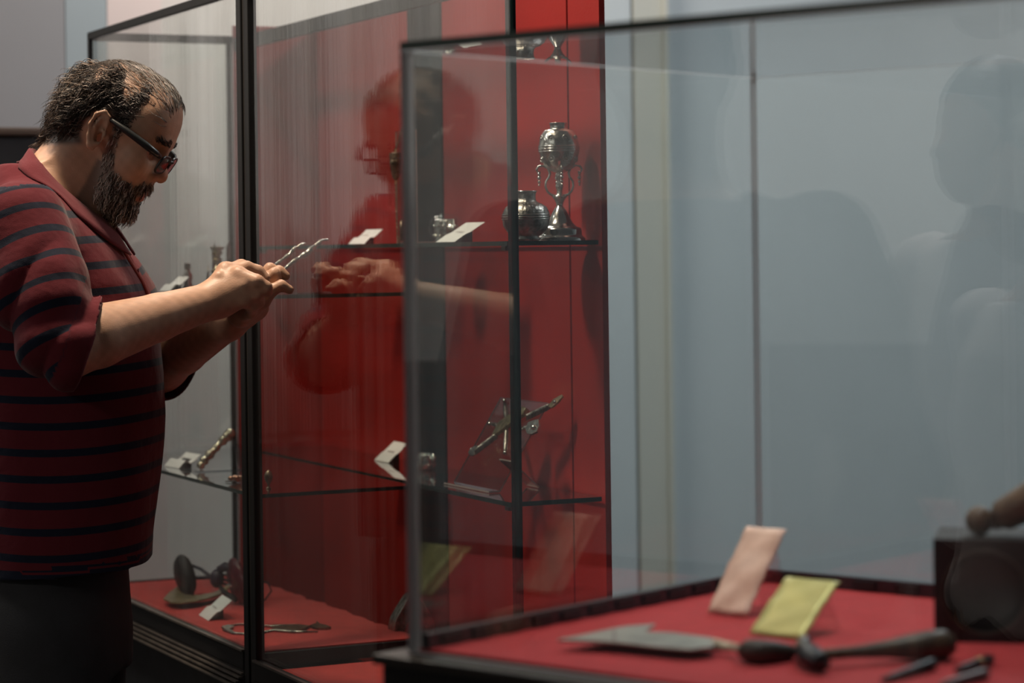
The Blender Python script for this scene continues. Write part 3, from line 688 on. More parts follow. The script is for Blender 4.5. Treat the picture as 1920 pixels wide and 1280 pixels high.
# ------------------------------------------------------------------ deck: stirrups, horn spoon, spur, star, arch stirrup
def stirrups():
    c0 = on_z(347, 1119, ZD+0.001); s0, d0, _ = to_cab(c0)
    c1 = on_z(446, 1134, ZD+0.001); s1, d1, _ = to_cab(c1)
    r = empty('stirrup_pair', c0, ROTC); tag(r, 'pair of round leather stirrups, one dark, one glossy oxblood, joined by straps', 'stirrups')
    def disc(s, d, rad, th, m, name):
        prof = [(0,-th),(rad*0.45,-th),(rad*0.8,-th*0.72),(rad*0.97,-th*0.3),(rad,0),(rad*0.97,th*0.3),(rad*0.8,th*0.72),(rad*0.45,th),(0,th)]
        rot = Matrix.Rotation(math.radians(-80), 3, 'X') @ Matrix.Rotation(0, 3, 'Z')
        b = MB().lathe(prof, 36, origin=(s, d, rad*1.0), rot=rot)
        vs = []
        for v in b.v:
            z = v[2]/rad; f = 1.0 if z < 1 else 1 - 0.22*(z-1)
            vs.append((s + (v[0]-s)*f, v[1], v[2]*(1.0 if z < 1 else 0.98)))
        b.v = vs; return b.build(name, m, r, smooth=True)
    R0, R1 = 0.046, 0.050
    disc(0, 0, R0, 0.017, M['leather'], 'stirrup')
    ds, dd = s1-s0, d1-d0
    disc(ds, dd, R1, 0.013, M['oxblood'], 'stirrup')
    u = Vector((ds, dd, 0)); A = Vector((0,0.012,R0*1.05)); B = Vector((ds, dd-0.008, R1*1.1))
    md = A.lerp(B, 0.62)
    MB().tube([A+Vector((0,0,0.018)), A.lerp(B,0.25)+Vector((0,0,0.012)), A.lerp(B,0.45), md], [0.0035,0.0035,0.004,0.005], 8).build('strap', M['purple_leather'], r, smooth=True)
    MB().tube([A-Vector((0,0,0.010)), A.lerp(B,0.3)-Vector((0,0,0.006)), md], [0.0035,0.0035,0.005], 8).build('strap', M['purple_leather'], r, smooth=True)
    MB().ball(md + Vector((0,0,-0.004)), 0.017, 14, 10, sc=(1,0.85,1.15)).build('knot', M['purple_leather'], r, smooth=True)
    MB().tube([md+Vector((0,0.006,0.014)), md.lerp(B,0.5)+Vector((0,0,0.022)), B+Vector((0,0,0.016))], [0.008,0.010,0.006], 8).build('buckle_strap', M['purple_leather'], r, smooth=True)
    for k, dz in enumerate((-0.004, -0.013, 0.006)):
        MB().tube([md.lerp(B,0.35)+Vector((0,0,dz)), B+Vector((0,0,dz-0.004))], 0.0025, 6).build('rivet_link', M['silver_smooth' if k else 'iron'], r, smooth=True)
    MB().tube([md-Vector((0,0,0.012)), md.lerp(B,0.4)-Vector((0,0,0.03)), B-Vector((0,-0.004,0.044))], [0.004,0.005,0.006], 8).build('strap', M['leather'], r, smooth=True)
    tail = [Vector((ds+0.02, dd+0.03, 0.05)), Vector((ds+0.03, dd+0.055, 0.045)), Vector((ds+0.03, dd+0.062, 0.028)), Vector((ds+0.028, dd+0.05, 0.012)), Vector((ds+0.025, dd+0.04, 0.004))]
    MB().tube(tail, 0.0018, 6).build('thong', M['leather'], r, smooth=True)
stirrups()
def poly_item(name, label, cat, px, z, th, m, bevel=0.001, group=None):
    pts = [on_z(x, y, z) for x, y in px]; c = sum(pts, Vector())/len(pts); c.z = z
    r = empty(name, c); tag(r, label, cat, group)
    MB().prism([q - c for q in pts], (0,0,th)).build('plate', m, r, bevel=bevel); return r, c
horn = mat('horn', (0.22,0.17,0.09), 0.35, 0.2, noise=0.35, nscale=40)
px = [(306,1125),(318,1112),(330,1104),(338,1112),(348,1118),(372,1119),(400,1113),(416,1106),(422,1101),(430,1103),(427,1110),(412,1117),(390,1124),(365,1130),(340,1133),(320,1132)]
r, c = poly_item('horn_spoon', 'olive horn spoon with gilt tips lying beside the dark stirrup', 'spoon', px, ZD+0.012, 0.004, horn, 0.0015)
b = MB().tube([on_z(331,1104,ZD+0.016)-c, on_z(338,1102,ZD+0.018)-c, on_z(345,1104,ZD+0.016)-c], [0.004,0.006,0.004], 8); b.build('tip_cap', M['gilt'], r, smooth=True)
b = MB().tube([on_z(418,1106,ZD+0.014)-c, on_z(425,1103,ZD+0.018)-c, on_z(430,1100,ZD+0.018)-c], [0.004,0.005,0.004], 8); b.build('tip_cap', M['gilt'], r, smooth=True)
for x, y in ((340,1124),(400,1116)):
    q = on_z(x, y, ZD+0.001)-c; MB().tube([q, q+Vector((0,0,0.012))], 0.004, 8).build('foot', M['acrylic'], r)
def ring_item():
    px = [(417,1176),(432,1172),(452,1170),(480,1172),(512,1174),(545,1172),(580,1173)]
    lo = [(419,1180),(436,1186),(460,1188),(485,1187),(512,1181),(550,1184),(596,1184)]
    z = ZD+0.004; c = on_z(500, 1180, z)
    r = empty('flat_spur', c); tag(r, 'flat silver spur frame with pierced plate lying on the red deck', 'spur')
    for P, nm in ((px, 'upper_arm'), (lo, 'lower_arm')):
        MB().tube([on_z(x, y, z)-c for x, y in P], [0.003,0.0028,0.0025,0.0025,0.0028,0.0025,0.0015], 6, flat=0.6).build(nm, M['old_silver'], r, smooth=True)
    for pl, nm in (([(510,1172),(560,1171),(582,1174),(570,1180),(552,1184),(520,1181),(508,1177)], 'pierced_plate'), ([(416,1175),(428,1172),(440,1175),(430,1179),(440,1186),(428,1184)], 'heel_plate')):
        MB().prism([on_z(x, y, z)-c for x, y in pl], (0,0,0.002)).build(nm, M['steel'] if nm == 'heel_plate' else M['bronze'], r)
ring_item()
poly_item('star_ornament', 'small dark star shaped ornament beside the flat spur', 'ornament', [(580,1176),(588,1173),(592,1173),(594,1167),(600,1173),(610,1175),(621,1179),(612,1181),(596,1181),(586,1179)], ZD+0.001, 0.005, M['bronze'], 0.0006)
def arch_stirrup():
    zf = ZD-0.031; p = on_z(776, 1212, zf); s, d, _ = to_cab(p)
    face = R_(-64)     # local x along the picture, y away
    r = empty('arch_stirrup', p, rot=(0,0,R_(24))); tag(r, 'dark engraved silver arch stirrup with beaded edge standing by the vitrine', 'stirrup')
    k = 4.45/4533
    outer = [(-40,0),(-40,40),(-36,56),(-26,70),(-14,88),(-6,98),(2,101),(10,97),(20,84),(32,64),(40,50),(43,36),(44,0)]
    inner = [(28,0),(27,30),(20,46),(8,55),(-4,54),(-14,44),(-20,26),(-22,0)]
    loop = [(x*k, 0, z*k) for x, z in outer] + [(x*k, 0, z*k) for x, z in inner]
    # build as strip quads between matched outer and inner outlines
    def res(pl, n):
        L = [0]
        for a, b in zip(pl, pl[1:]): L.append(L[-1] + math.hypot(b[0]-a[0], b[1]-a[1]))
        o = []
        for i in range(n+1):
            t = L[-1]*i/n; j = max(m for m in range(len(L)-1) if L[m] <= t+1e-9); u = (t-L[j])/(L[j+1]-L[j])
            o.append((pl[j][0]+(pl[j+1][0]-pl[j][0])*u, pl[j][1]+(pl[j+1][1]-pl[j][1])*u))
        return o
    n = 40; O = res(outer, n); I = res(inner[::-1], n); th = 0.032; vs = []; fs = []
    for (ox, oz), (ix, iz) in zip(O, I):
        vs += [(ox*k, 0, oz*k), (ix*k, 0, iz*k), (ix*k, th, iz*k), (ox*k, th, oz*k)]
    for i in range(n):
        a = 4*i; b_ = a+4
        for m in range(4): fs.append((a+m, a+(m+1) % 4, b_+(m+1) % 4, b_+m))
    fs += [(0,3,2,1), (4*n,4*n+1,4*n+2,4*n+3)]
    MB().add(vs, fs).build('arch', M['old_silver'], r, smooth=True, sharp=40)
    MB().tube([(x*k, -0.0005, z*k) for x, z in O[:n+1]], 0.0011, 6).build('outer_bead', M['silver'], r, smooth=True)
    b = MB()
    for x, z in res(inner[::-1], 34): b.ball((x*k*1.03, -0.001, z*k*1.02), 0.0013, 6, 4)
    b.build('inner_beads', M['silver'], r, smooth=True)
    b = MB()
    for (cx, cz, rr) in ((-28,34,6),(-26,52,6),(-16,66,6),(-4,78,7),(10,74,6),(24,56,6),(33,38,5),(-30,18,5),(35,18,5)):
        b.tube([(cx*k + rr*k*(1-t/14)*math.cos(t), -0.001, cz*k + rr*k*(1-t/14)*math.sin(t)) for t in [m*0.6 for m in range(18)]], 0.0009, 5)
    b.build('scrollwork', M['old_silver'], r, smooth=True)
arch_stirrup()
# ------------------------------------------------------------------ things inside the table vitrine
def plate_on_easel(nm, label, bl, w, k, h, m, slab=0.0015):
    """metal strip leaning back along vb; bl = left lower corner on the felt"""
    r = empty(nm, bl, VA); tag(r, label, 'metal plate')
    L = math.hypot(k, h); n = 14; mcols = 6; vs = []; fs = []; rnd = random.Random(len(label))
    for i in range(n+1):
        for j in range(mcols+1):
            q = i/n; x = w*j/mcols; off = 0.0008*math.sin(i*1.1)*math.sin(j*1.3+1) + 0.0012*math.sin(q*3.1)
            vs.append((x + 0.0006*math.sin(i*2.3), k*q - off*h/L, h*q + off*k/L + 0.0015))
    m1 = mcols+1
    for i in range(n):
        for j in range(mcols): a = i*m1+j; fs.append((a, a+1, a+m1+1, a+m1))
    o = MB().add(vs, fs).build('plate', m, r, smooth=True)
    sd = o.modifiers.new('thick', 'SOLIDIFY'); sd.thickness = slab; sd.offset = 1 if True else -1
    e = empty('plate_easel', V2(0,0), VA); e.location = bl; tag(e, 'bent clear acrylic easel under the ' + nm.replace('_', ' '), 'stand')
    x0, x1 = w*0.15, w*0.85; ky, hz = k*0.8, h*0.8
    for nm2, pts in (('front_leaf', [(x0,0.004,0),(x1,0.004,0),(x1,0.0065,0),(x0,0.0065,0),(x0,ky+0.004,hz-0.004),(x1,ky+0.004,hz-0.004),(x1,ky+0.0065,hz-0.004),(x0,ky+0.0065,hz-0.004)]),
                     ('back_leaf', [(x0,ky+0.03,0),(x1,ky+0.03,0),(x1,ky+0.0325,0),(x0,ky+0.0325,0),(x0,ky+0.0066,hz-0.004),(x1,ky+0.0066,hz-0.004),(x1,ky+0.0091,hz-0.004),(x0,ky+0.0091,hz-0.004)])):
        MB().hexa(pts).build(nm2, M['acrylic'], e)
FZ = VZ0
plate_on_easel('copper_plate', 'pale pink copper plate leaning on an easel over red felt', on_z(1327, 1151, FZ), 0.056, 0.082, 0.092, M['copper'])
plate_on_easel('brass_plate', 'yellow green brass plate leaning low on an easel over red felt', on_z(1406, 1190, FZ), 0.070, 0.074, 0.053, M['brass'])

def flat(px, z): return [on_z(x, y, z) for x, y in px]
# leaf bladed knife
z = FZ+0.010; c = on_z(1300, 1212, FZ)
kn = empty('leaf_blade_knife', c); tag(kn, 'steel knife with wide barbed leaf blade and dark bulb handle', 'knife')
up = [(1045,1203),(1100,1192),(1152,1181),(1180,1177),(1230,1174),(1208,1188),(1262,1190),(1338,1200)]
lo = [(1338,1216),(1297,1221),(1250,1218),(1150,1207)]
MB().prism([q - c for q in flat(up + lo, z)], (0,0,0.003)).build('blade', M['steel'], kn, bevel=0.001)
MB().prism([q - c for q in flat([(1150,1181.5),(1153,1181),(1153,1207),(1150,1207)], z+0.003)], (0,0,0.0006)).build('blade_line', mat('blade_line', (0.16,0.12,0.10), 0.5, 0.5), kn)
MB().tube([on_z(1336,1208,z)-c, on_z(1362,1211,z)-c, on_z(1392,1216,z+0.004)-c], [0.008,0.006,0.004], 10, flat=0.6).build('tang', mat('tang', (0.42,0.34,0.26), 0.45, 0.6), kn, smooth=True)
hp = [on_z(1386,1219,FZ+0.013), on_z(1400,1220,FZ+0.013), on_z(1420,1222,FZ+0.013), on_z(1450,1222,FZ+0.011), on_z(1475,1222,FZ+0.009), on_z(1488,1223,FZ+0.008)]
MB().tube([q-c for q in hp], [0.006,0.012,0.0135,0.0115,0.009,0.007], 20).build('handle', M['dark_wood'], kn, smooth=True)
q = on_z(1180, 1203, FZ) - c; MB().tube([q, q+Vector((0,0,0.010))], 0.006, 10).build('rest', M['acrylic'], kn)

# small hammer
c = on_z(1515, 1232, FZ); hm = empty('chasing_hammer', c); tag(hm, 'small chasing hammer with black iron head and swelling wooden handle', 'hammer')
MB().tube([on_z(1502,1208,FZ+0.014)-c, on_z(1508,1218,FZ+0.014)-c, on_z(1520,1230,FZ+0.014)-c, on_z(1532,1238,FZ+0.013)-c, on_z(1542,1243,FZ+0.012)-c], [0.006,0.010,0.013,0.010,0.009], 18).build('head', M['iron'], hm, smooth=True)
MB().ball(on_z(1508,1206,FZ+0.014)-c, 0.008, 14, 10).build('peen', mat('peen', (0.16,0.16,0.17), 0.35, 0.9), hm, smooth=True)
hp = [(1520,1230,0.013),(1560,1226,0.013),(1610,1222,0.013),(1660,1217,0.014),(1700,1213,0.015),(1740,1210,0.016),(1770,1208,0.016),(1786,1207,0.016)]
MB().tube([on_z(x,y,FZ+h)-c for x,y,h in hp], [0.006,0.006,0.0065,0.009,0.0125,0.0155,0.0155,0.010], 20).build('handle', mat('hammer_handle', (0.085,0.055,0.030), 0.45, col2=(0.035,0.022,0.014), nscale=14, stretch=(6,1,1)), hm, smooth=True)

# doming block with round hollow
def block():
    bl = on_z(1752, 1202, FZ); rz = math.radians(-14)
    r = empty('doming_block', bl, rz); tag(r, 'dark wooden doming block with a round hollow in its face', 'block')
    w, dpt, h = 0.150, 0.115, 0.110; cx, cz, R = 0.054, 0.054, 0.044; n = 40
    vs = []; fs = []
    ring = []
    for i in range(n):
        a = 2*math.pi*i/n; ring.append((cx + R*math.cos(a), cz + R*math.sin(a)))
    # front face with hole: match ring to rectangle border by angle
    def border(a):
        dx, dz = math.cos(a), math.sin(a); t = 1e9
        if dx > 1e-9: t = min(t, (w-cx)/dx)
        if dx < -1e-9: t = min(t, -cx/dx)
        if dz > 1e-9: t = min(t, (h-cz)/dz)
        if dz < -1e-9: t = min(t, -cz/dz)
        return (cx + dx*t, cz + dz*t)
    angs = sorted([2*math.pi*i/n for i in range(n)] + [math.atan2(z-cz, x-cx) % (2*math.pi) for x in (0,w) for z in (0,h)])
    m = len(angs)
    for a in angs:
        bx, bz = border(a); vs += [(bx, 0, bz), (cx+R*math.cos(a), 0, cz+R*math.sin(a))]
        for q in (0.93, 0.78, 0.55, 0.3): vs.append((cx + R*q*math.cos(a), 0.026*math.sqrt(1-q*q), cz + R*q*math.sin(a)))
        vs.append((bx, dpt, bz))
    ctr = len(vs); vs.append((cx, 0.026, cz)); bk = len(vs); vs.append((w/2, dpt, h/2))
    for i in range(m):
        a = 7*i; b_ = 7*((i+1) % m)
        for q in range(5): fs.append((a+q, b_+q, b_+q+1, a+q+1))
        fs += [(a+5, b_+5, ctr), (a, a+6, b_+6, b_), (a+6, bk, b_+6)]
    MB().add(vs, fs).build('block', M['block_wood'], r, smooth=True, sharp=30)
    MB().tube([(cx + (R+0.0005)*math.cos(a), 0.0002, cz + (R+0.0005)*math.sin(a)) for a in [2*math.pi*i/48 for i in range(48)]], 0.0012, 6, closed=True).build('hollow_rim', mat('hollow_rim', (0.06,0.045,0.03), 0.5), r, smooth=True)
    ml = empty('wooden_mallet', bl + Matrix.Rotation(rz, 3, 'Z') @ Vector((0.035, 0.04, h)), rz); tag(ml, 'brown wooden mallet lying on top of the doming block', 'mallet')
    MB().ball((0.012, 0.0, 0.016), 0.016, 18, 12, sc=(0.95,1.0,1.0)).build('knob', M['brown_wood'], ml, smooth=True)
    MB().tube([(0.018,0,0.015),(0.026,0,0.014),(0.034,0,0.015)], [0.009,0.007,0.009], 16).build('neck', M['brown_wood'], ml, smooth=True)
    MB().tube([(0.030,0.0,0.016),(0.036,0,0.021),(0.07,0.0,0.040),(0.11,0,0.058),(0.15,0,0.064)], [0.010,0.017,0.021,0.022,0.016], 20).build('head', M['brown_wood'], ml, smooth=True)
block()

# punches at the near edge
def punch(label, a, b, ra, rb, m, collar=None):
    A, B = on_z(*a, FZ+ra), on_z(*b, FZ+rb); r = empty('steel_punch', A); tag(r, label, 'punch'); B = B - A
    MB().tube([(0,0,0), B*0.15, B*0.5, B*0.8, B*0.92, B], [ra*0.55, ra*0.8, ra, (ra+rb)/2, rb, rb*0.8], 12).build('shank', m, r, smooth=True)
    if collar: MB().tube([B*0.62, B*0.70], ra*1.15, 12).build('collar', collar, r, smooth=True)
punch('long dark steel punch lying alone on the red felt', (1655,1274), (1752,1243), 0.0045, 0.0065, M['iron'])
punch('short dark punch with brass collar beside its twin', (1793,1256), (1858,1235), 0.005, 0.006, M['iron'], mat('collar_brass', (0.5,0.38,0.2), 0.35, 1.0))
punch('plain long steel punch below the brass collared one', (1765,1284), (1850,1262), 0.005, 0.006, mat('punch_steel', (0.16,0.13,0.13), 0.4, 0.8))
# ------------------------------------------------------------------ implicit-surface modelling (smooth unions -> surface nets)
def smin(a, b, k):
    h = np.clip(0.5 + 0.5*(b - a)/k, 0, 1); return b*(1-h) + a*h - k*h*(1-h)
def smax(a, b, k): return -smin(-a, -b, k)
class Sdf:
    def __init__(s): s.ops = []
    def cone(s, a, b, ra, rb, k=0.012, op='+'): s.ops.append(('c', op, k, np.array(a, np.float32), np.array(b, np.float32), ra, rb)); return s
    def ell(s, c, r, k=0.012, op='+', R=None): s.ops.append(('e', op, k, np.array(c, np.float32), np.array(r, np.float32), R)); return s
    def chain(s, pts, rads, k=0.01, op='+'):
        for i in range(len(pts)-1): s.cone(pts[i], pts[i+1], rads[i], rads[i+1], k if i == 0 else min(k, 0.006), op)
        return s
    def loft(s, z, cx, rx, ry, cy=None, k=0.02, op='+', p=2.2):
        s.ops.append(('l', op, k, [np.array(q, np.float32) for q in (z, cx, rx, ry, cy if cy is not None else np.zeros(len(z)))], p)); return s
    def fn(s, f, k=0.01, op='+'): s.ops.append(('f', op, k, f)); return s
    def one(s, o, P):
        if o[0] == 'c':
            a, b, ra, rb = o[3:]; ab = b - a; L = float(ab @ ab) + 1e-12
            t = np.clip(((P - a) @ ab)/L, 0, 1); q = P - a - t[:,None]*ab
            return np.sqrt(np.einsum('ij,ij->i', q, q)) - (ra + (rb-ra)*t)
        if o[0] == 'e':
            c, r, R = o[3:]; q = P - c
            if R is not None: q = q @ R
            k0 = np.sqrt(np.sum((q/r)**2, 1)); k1 = np.sqrt(np.sum((q/(r*r))**2, 1)) + 1e-9
            return np.where(k0 < 1e-4, -np.min(r), k0*(k0-1)/k1)
        if o[0] == 'l':
            (z, cx, rx, ry, cy), p = o[3], o[4]; zz = P[:,2]
            X = np.interp(zz, z, cx); A = np.interp(zz, z, rx); B = np.interp(zz, z, ry); Y = np.interp(zz, z, cy)
            g = (np.abs((P[:,0]-X)/A)**p + np.abs((P[:,1]-Y)/B)**p)**(1/p)
            d = (g-1)*np.minimum(A, B)
            return np.maximum(d, np.maximum(zz - z[-1], z[0] - zz))
        return o[3](P)
    def __call__(s, P):
        P = np.asarray(P, np.float32); d = None
        for o in s.ops:
            v = s.one(o, P); k = o[2]
            if d is None: d = v
            elif o[1] == '+': d = smin(d, v, k)
            else: d = smax(d, -v, k)
        return d
def surface(f, lo, hi, h, B=8):
    lo = np.array(lo, np.float32); n = (np.ceil((np.array(hi)-lo)/(h*B)).astype(int))*B + 1
    nb = (n-1)//B
    gx = [lo[i] + h*B*(np.arange(nb[i])+0.5) for i in range(3)]
    C = np.stack(np.meshgrid(*gx, indexing='ij'), -1).reshape(-1,3)
    dc = f(C); act = np.abs(dc) < h*B*0.87*1.35 + 2*h
    A = np.repeat(np.repeat(np.repeat(dc.reshape(nb), B, 0), B, 1), B, 2).astype(np.float32)
    V = np.full(n, 1.0, np.float32); V[:-1,:-1,:-1] = np.where(A > 0, 1.0, -1.0)
    idx = np.argwhere(act.reshape(nb)); off = np.stack(np.meshgrid(*[np.arange(B+1)]*3, indexing='ij'), -1).reshape(-1,3)
    for c0 in range(0, len(idx), 600):
        I = (idx[c0:c0+600,None,:]*B + off[None]).reshape(-1,3)
        V[I[:,0], I[:,1], I[:,2]] = f(lo + I.astype(np.float32)*h)
    S = V < 0
    cs = np.zeros(np.array(n)-1, np.int8)
    for dx in (0,1):
        for dy in (0,1):
            for dz in (0,1): cs += S[dx:n[0]-1+dx, dy:n[1]-1+dy, dz:n[2]-1+dz]
    cell = np.argwhere((cs > 0) & (cs < 8))
    vid = np.full(np.array(n)-1, -1, np.int64); vid[cell[:,0], cell[:,1], cell[:,2]] = np.arange(len(cell))
    acc = np.zeros((len(cell),3)); cnt = np.zeros(len(cell))
    cor = [(0,0,0),(1,0,0),(0,1,0),(1,1,0),(0,0,1),(1,0,1),(0,1,1),(1,1,1)]
    val = [V[cell[:,0]+c[0], cell[:,1]+c[1], cell[:,2]+c[2]] for c in cor]
    for i in range(8):
        for j in range(i+1, 8):
            if sum(abs(cor[i][k]-cor[j][k]) for k in range(3)) != 1: continue
            m = (val[i] < 0) != (val[j] < 0); t = val[i][m]/(val[i][m]-val[j][m])
            a = np.array(cor[i]); b = np.array(cor[j]); acc[m] += a + t[:,None]*(b-a); cnt[m] += 1
    pos = lo + (cell + acc/np.maximum(cnt,1)[:,None])*h
    F = []
    for ax in range(3):
        u, v = (ax+1) % 3, (ax+2) % 3
        s0 = [slice(None)]*3; s1 = [slice(None)]*3; s0[ax] = slice(0,-1); s1[ax] = slice(1,None)
        a, b = S[tuple(s0)], S[tuple(s1)]; e = np.argwhere(a != b)
        e = e[(e[:,u] > 0) & (e[:,v] > 0) & (e[:,u] < n[u]-1) & (e[:,v] < n[v]-1)]
        fl = a[e[:,0], e[:,1], e[:,2]]
        q = []
        for du, dv in ((-1,-1),(0,-1),(0,0),(-1,0)):
            c = e.copy(); c[:,u] += du; c[:,v] += dv; q.append(vid[c[:,0], c[:,1], c[:,2]])
        q = np.stack(q, 1); q[~fl] = q[~fl][:,::-1]; F.append(q)
    F = np.concatenate(F); F = F[(F >= 0).all(1)]
    return pos.astype(np.float32), F.astype(np.int32)
def grad(f, P, e=0.0012):
    P = np.asarray(P, np.float32); g = np.stack([f(P + np.eye(3, dtype=np.float32)[i]*e) - f(P - np.eye(3, dtype=np.float32)[i]*e) for i in range(3)], 1)
    return g/(np.linalg.norm(g, axis=1, keepdims=True) + 1e-9)
def relax(V, F, it=2, lam=0.5):
    for _ in range(it):
        A = np.zeros_like(V); c = np.zeros(len(V))
        for i in range(4):
            j = (i+1) % 4; np.add.at(A, F[:,i], V[F[:,j]]); np.add.at(A, F[:,j], V[F[:,i]]); np.add.at(c, F[:,i], 1); np.add.at(c, F[:,j], 1)
        V = V + lam*(A/np.maximum(c,1)[:,None] - V)
    return V.astype(np.float32)
def keep(V, F, mask):
    k = mask[F].all(1); F = F[k]; used = np.unique(F); mp = np.full(len(V), -1); mp[used] = np.arange(len(used))
    return V[used], mp[F].astype(np.int32), used
# ------------------------------------------------------------------ the man
MX, MY = -0.72, 4.12
MO = Vector((MX, MY, 0))
def ML(x, y, Z): p = W(x, y, Z) - MO; return np.array(p, np.float32)
PITCH = math.radians(27); YAW = math.radians(-4)
HS = np.array([0.82,0.97,0.985], np.float32)
HC = np.array(W(186, 247, 4.045) - MO, np.float32) + np.array([0.006, 0.080, 0.0], np.float32)
Rm = np.array(Matrix.Rotation(YAW, 3, 'Z') @ Matrix.Rotation(PITCH, 3, 'Y'), np.float32)   # pitch forward: nose goes down
def h2m(P): return (np.asarray(P, np.float32)*HS) @ Rm.T + HC
def m2h(P): return ((np.asarray(P, np.float32) - HC) @ Rm)/HS
def head_sdf():
    s = Sdf()
    s.ell((0.006,0,0.042), (0.112,0.081,0.086))
    s.ell((-0.030,0,0.030), (0.078,0.077,0.078), 0.02)
    s.ell((0.070,0,0.050), (0.052,0.064,0.060), 0.03)                 # forehead
    s.ell((0.060,0,-0.035), (0.060,0.060,0.078), 0.03)
    s.ell((0.058,0,-0.088), (0.050,0.050,0.036), 0.025)               # jaw
    s.ell((0.094,0,-0.112), (0.022,0.026,0.020), 0.02)
    s.cone((0.113,-0.026,0.026), (0.113,0.026,0.026), 0.0115, 0.0115, 0.014)    # brow
    s.ell((0.083,0.046,-0.020), (0.026,0.020,0.028), 0.02).ell((0.083,-0.046,-0.020), (0.026,0.020,0.028), 0.02)
    for y in (-1, 1):
        s.ell((0.114, y*0.034, 0.006), (0.018,0.020,0.013), 0.012, '-')
        s.ell((0.093, y*0.033, 0.005), (0.0145,0.0150,0.0135), 0.003)
        s.cone((0.100,y*0.022,-0.006), (0.094,y*0.046,-0.006), 0.006, 0.006, 0.008)
    s.cone((0.114,0,0.014), (0.134,0,-0.024), 0.0085, 0.0115, 0.010)  # nose
    s.ell((0.1345,0,-0.028), (0.013,0.0125,0.0115), 0.006)
    for y in (-1, 1):
        s.ell((0.122,y*0.0135,-0.033), (0.012,0.0078,0.009), 0.006)
        s.ell((0.126,y*0.0075,-0.0415), (0.006,0.0035,0.004), 0.003, '-')
    s.ell((0.112,0,-0.056), (0.014,0.026,0.014), 0.012)               # upper lip mass
    s.cone((0.1185,-0.014,-0.066), (0.1185,0.014,-0.066), 0.0052, 0.0052, 0.006)
    s.cone((0.1155,-0.012,-0.077), (0.1155,0.012,-0.077), 0.0058, 0.0058, 0.006)
    s.ell((0.124,0,-0.0715), (0.010,0.024,0.0016), 0.004, '-')
    for y in (-1, 1):                                                # ears
        s.ell((-0.004, y*0.0845, 0.002), (0.0195,0.0085,0.034), 0.006, R=np.array(Matrix.Rotation(math.radians(y*14), 3, 'Z') @ Matrix.Rotation(math.radians(-8), 3, 'Y'), np.float32))
        s.ell((0.003, y*0.0935, 0.004), (0.0125,0.0095,0.0225), 0.003, '-')
        s.ell((0.004, y*0.089, -0.008), (0.009,0.012,0.010), 0.003, '-')
        arc = [(0.010,0.016),(0.007,0.030),(-0.006,0.036),(-0.019,0.026),(-0.022,0.006),(-0.015,-0.014),(-0.006,-0.027),(0.003,-0.030)]
        s.chain([(x, y*(0.089+0.004*(-x/0.02)), z) for x, z in arc], [0.0034,0.0036,0.0040,0.0042,0.0040,0.0038,0.0055,0.0050], 0.003)
        s.ell((0.0125, y*0.0835, -0.003), (0.0045,0.006,0.007), 0.004)
        s.chain([(-0.006,y*0.089,0.022),(-0.011,y*0.0895,0.006),(-0.006,y*0.0885,-0.013)], [0.003,0.0035,0.003], 0.003)
    return s
HEAD = head_sdf()
SH_R, EL_R, WR_R = ML(32,424,3.94), ML(118,650,3.86), ML(402,562,4.02)
SH_L, EL_L, WR_L = np.array([-0.09,0.185,1.535],np.float32), ML(300,682,4.33), ML(428,604,4.14)
def HP(x, y, Z): return ML(x, y, Z)
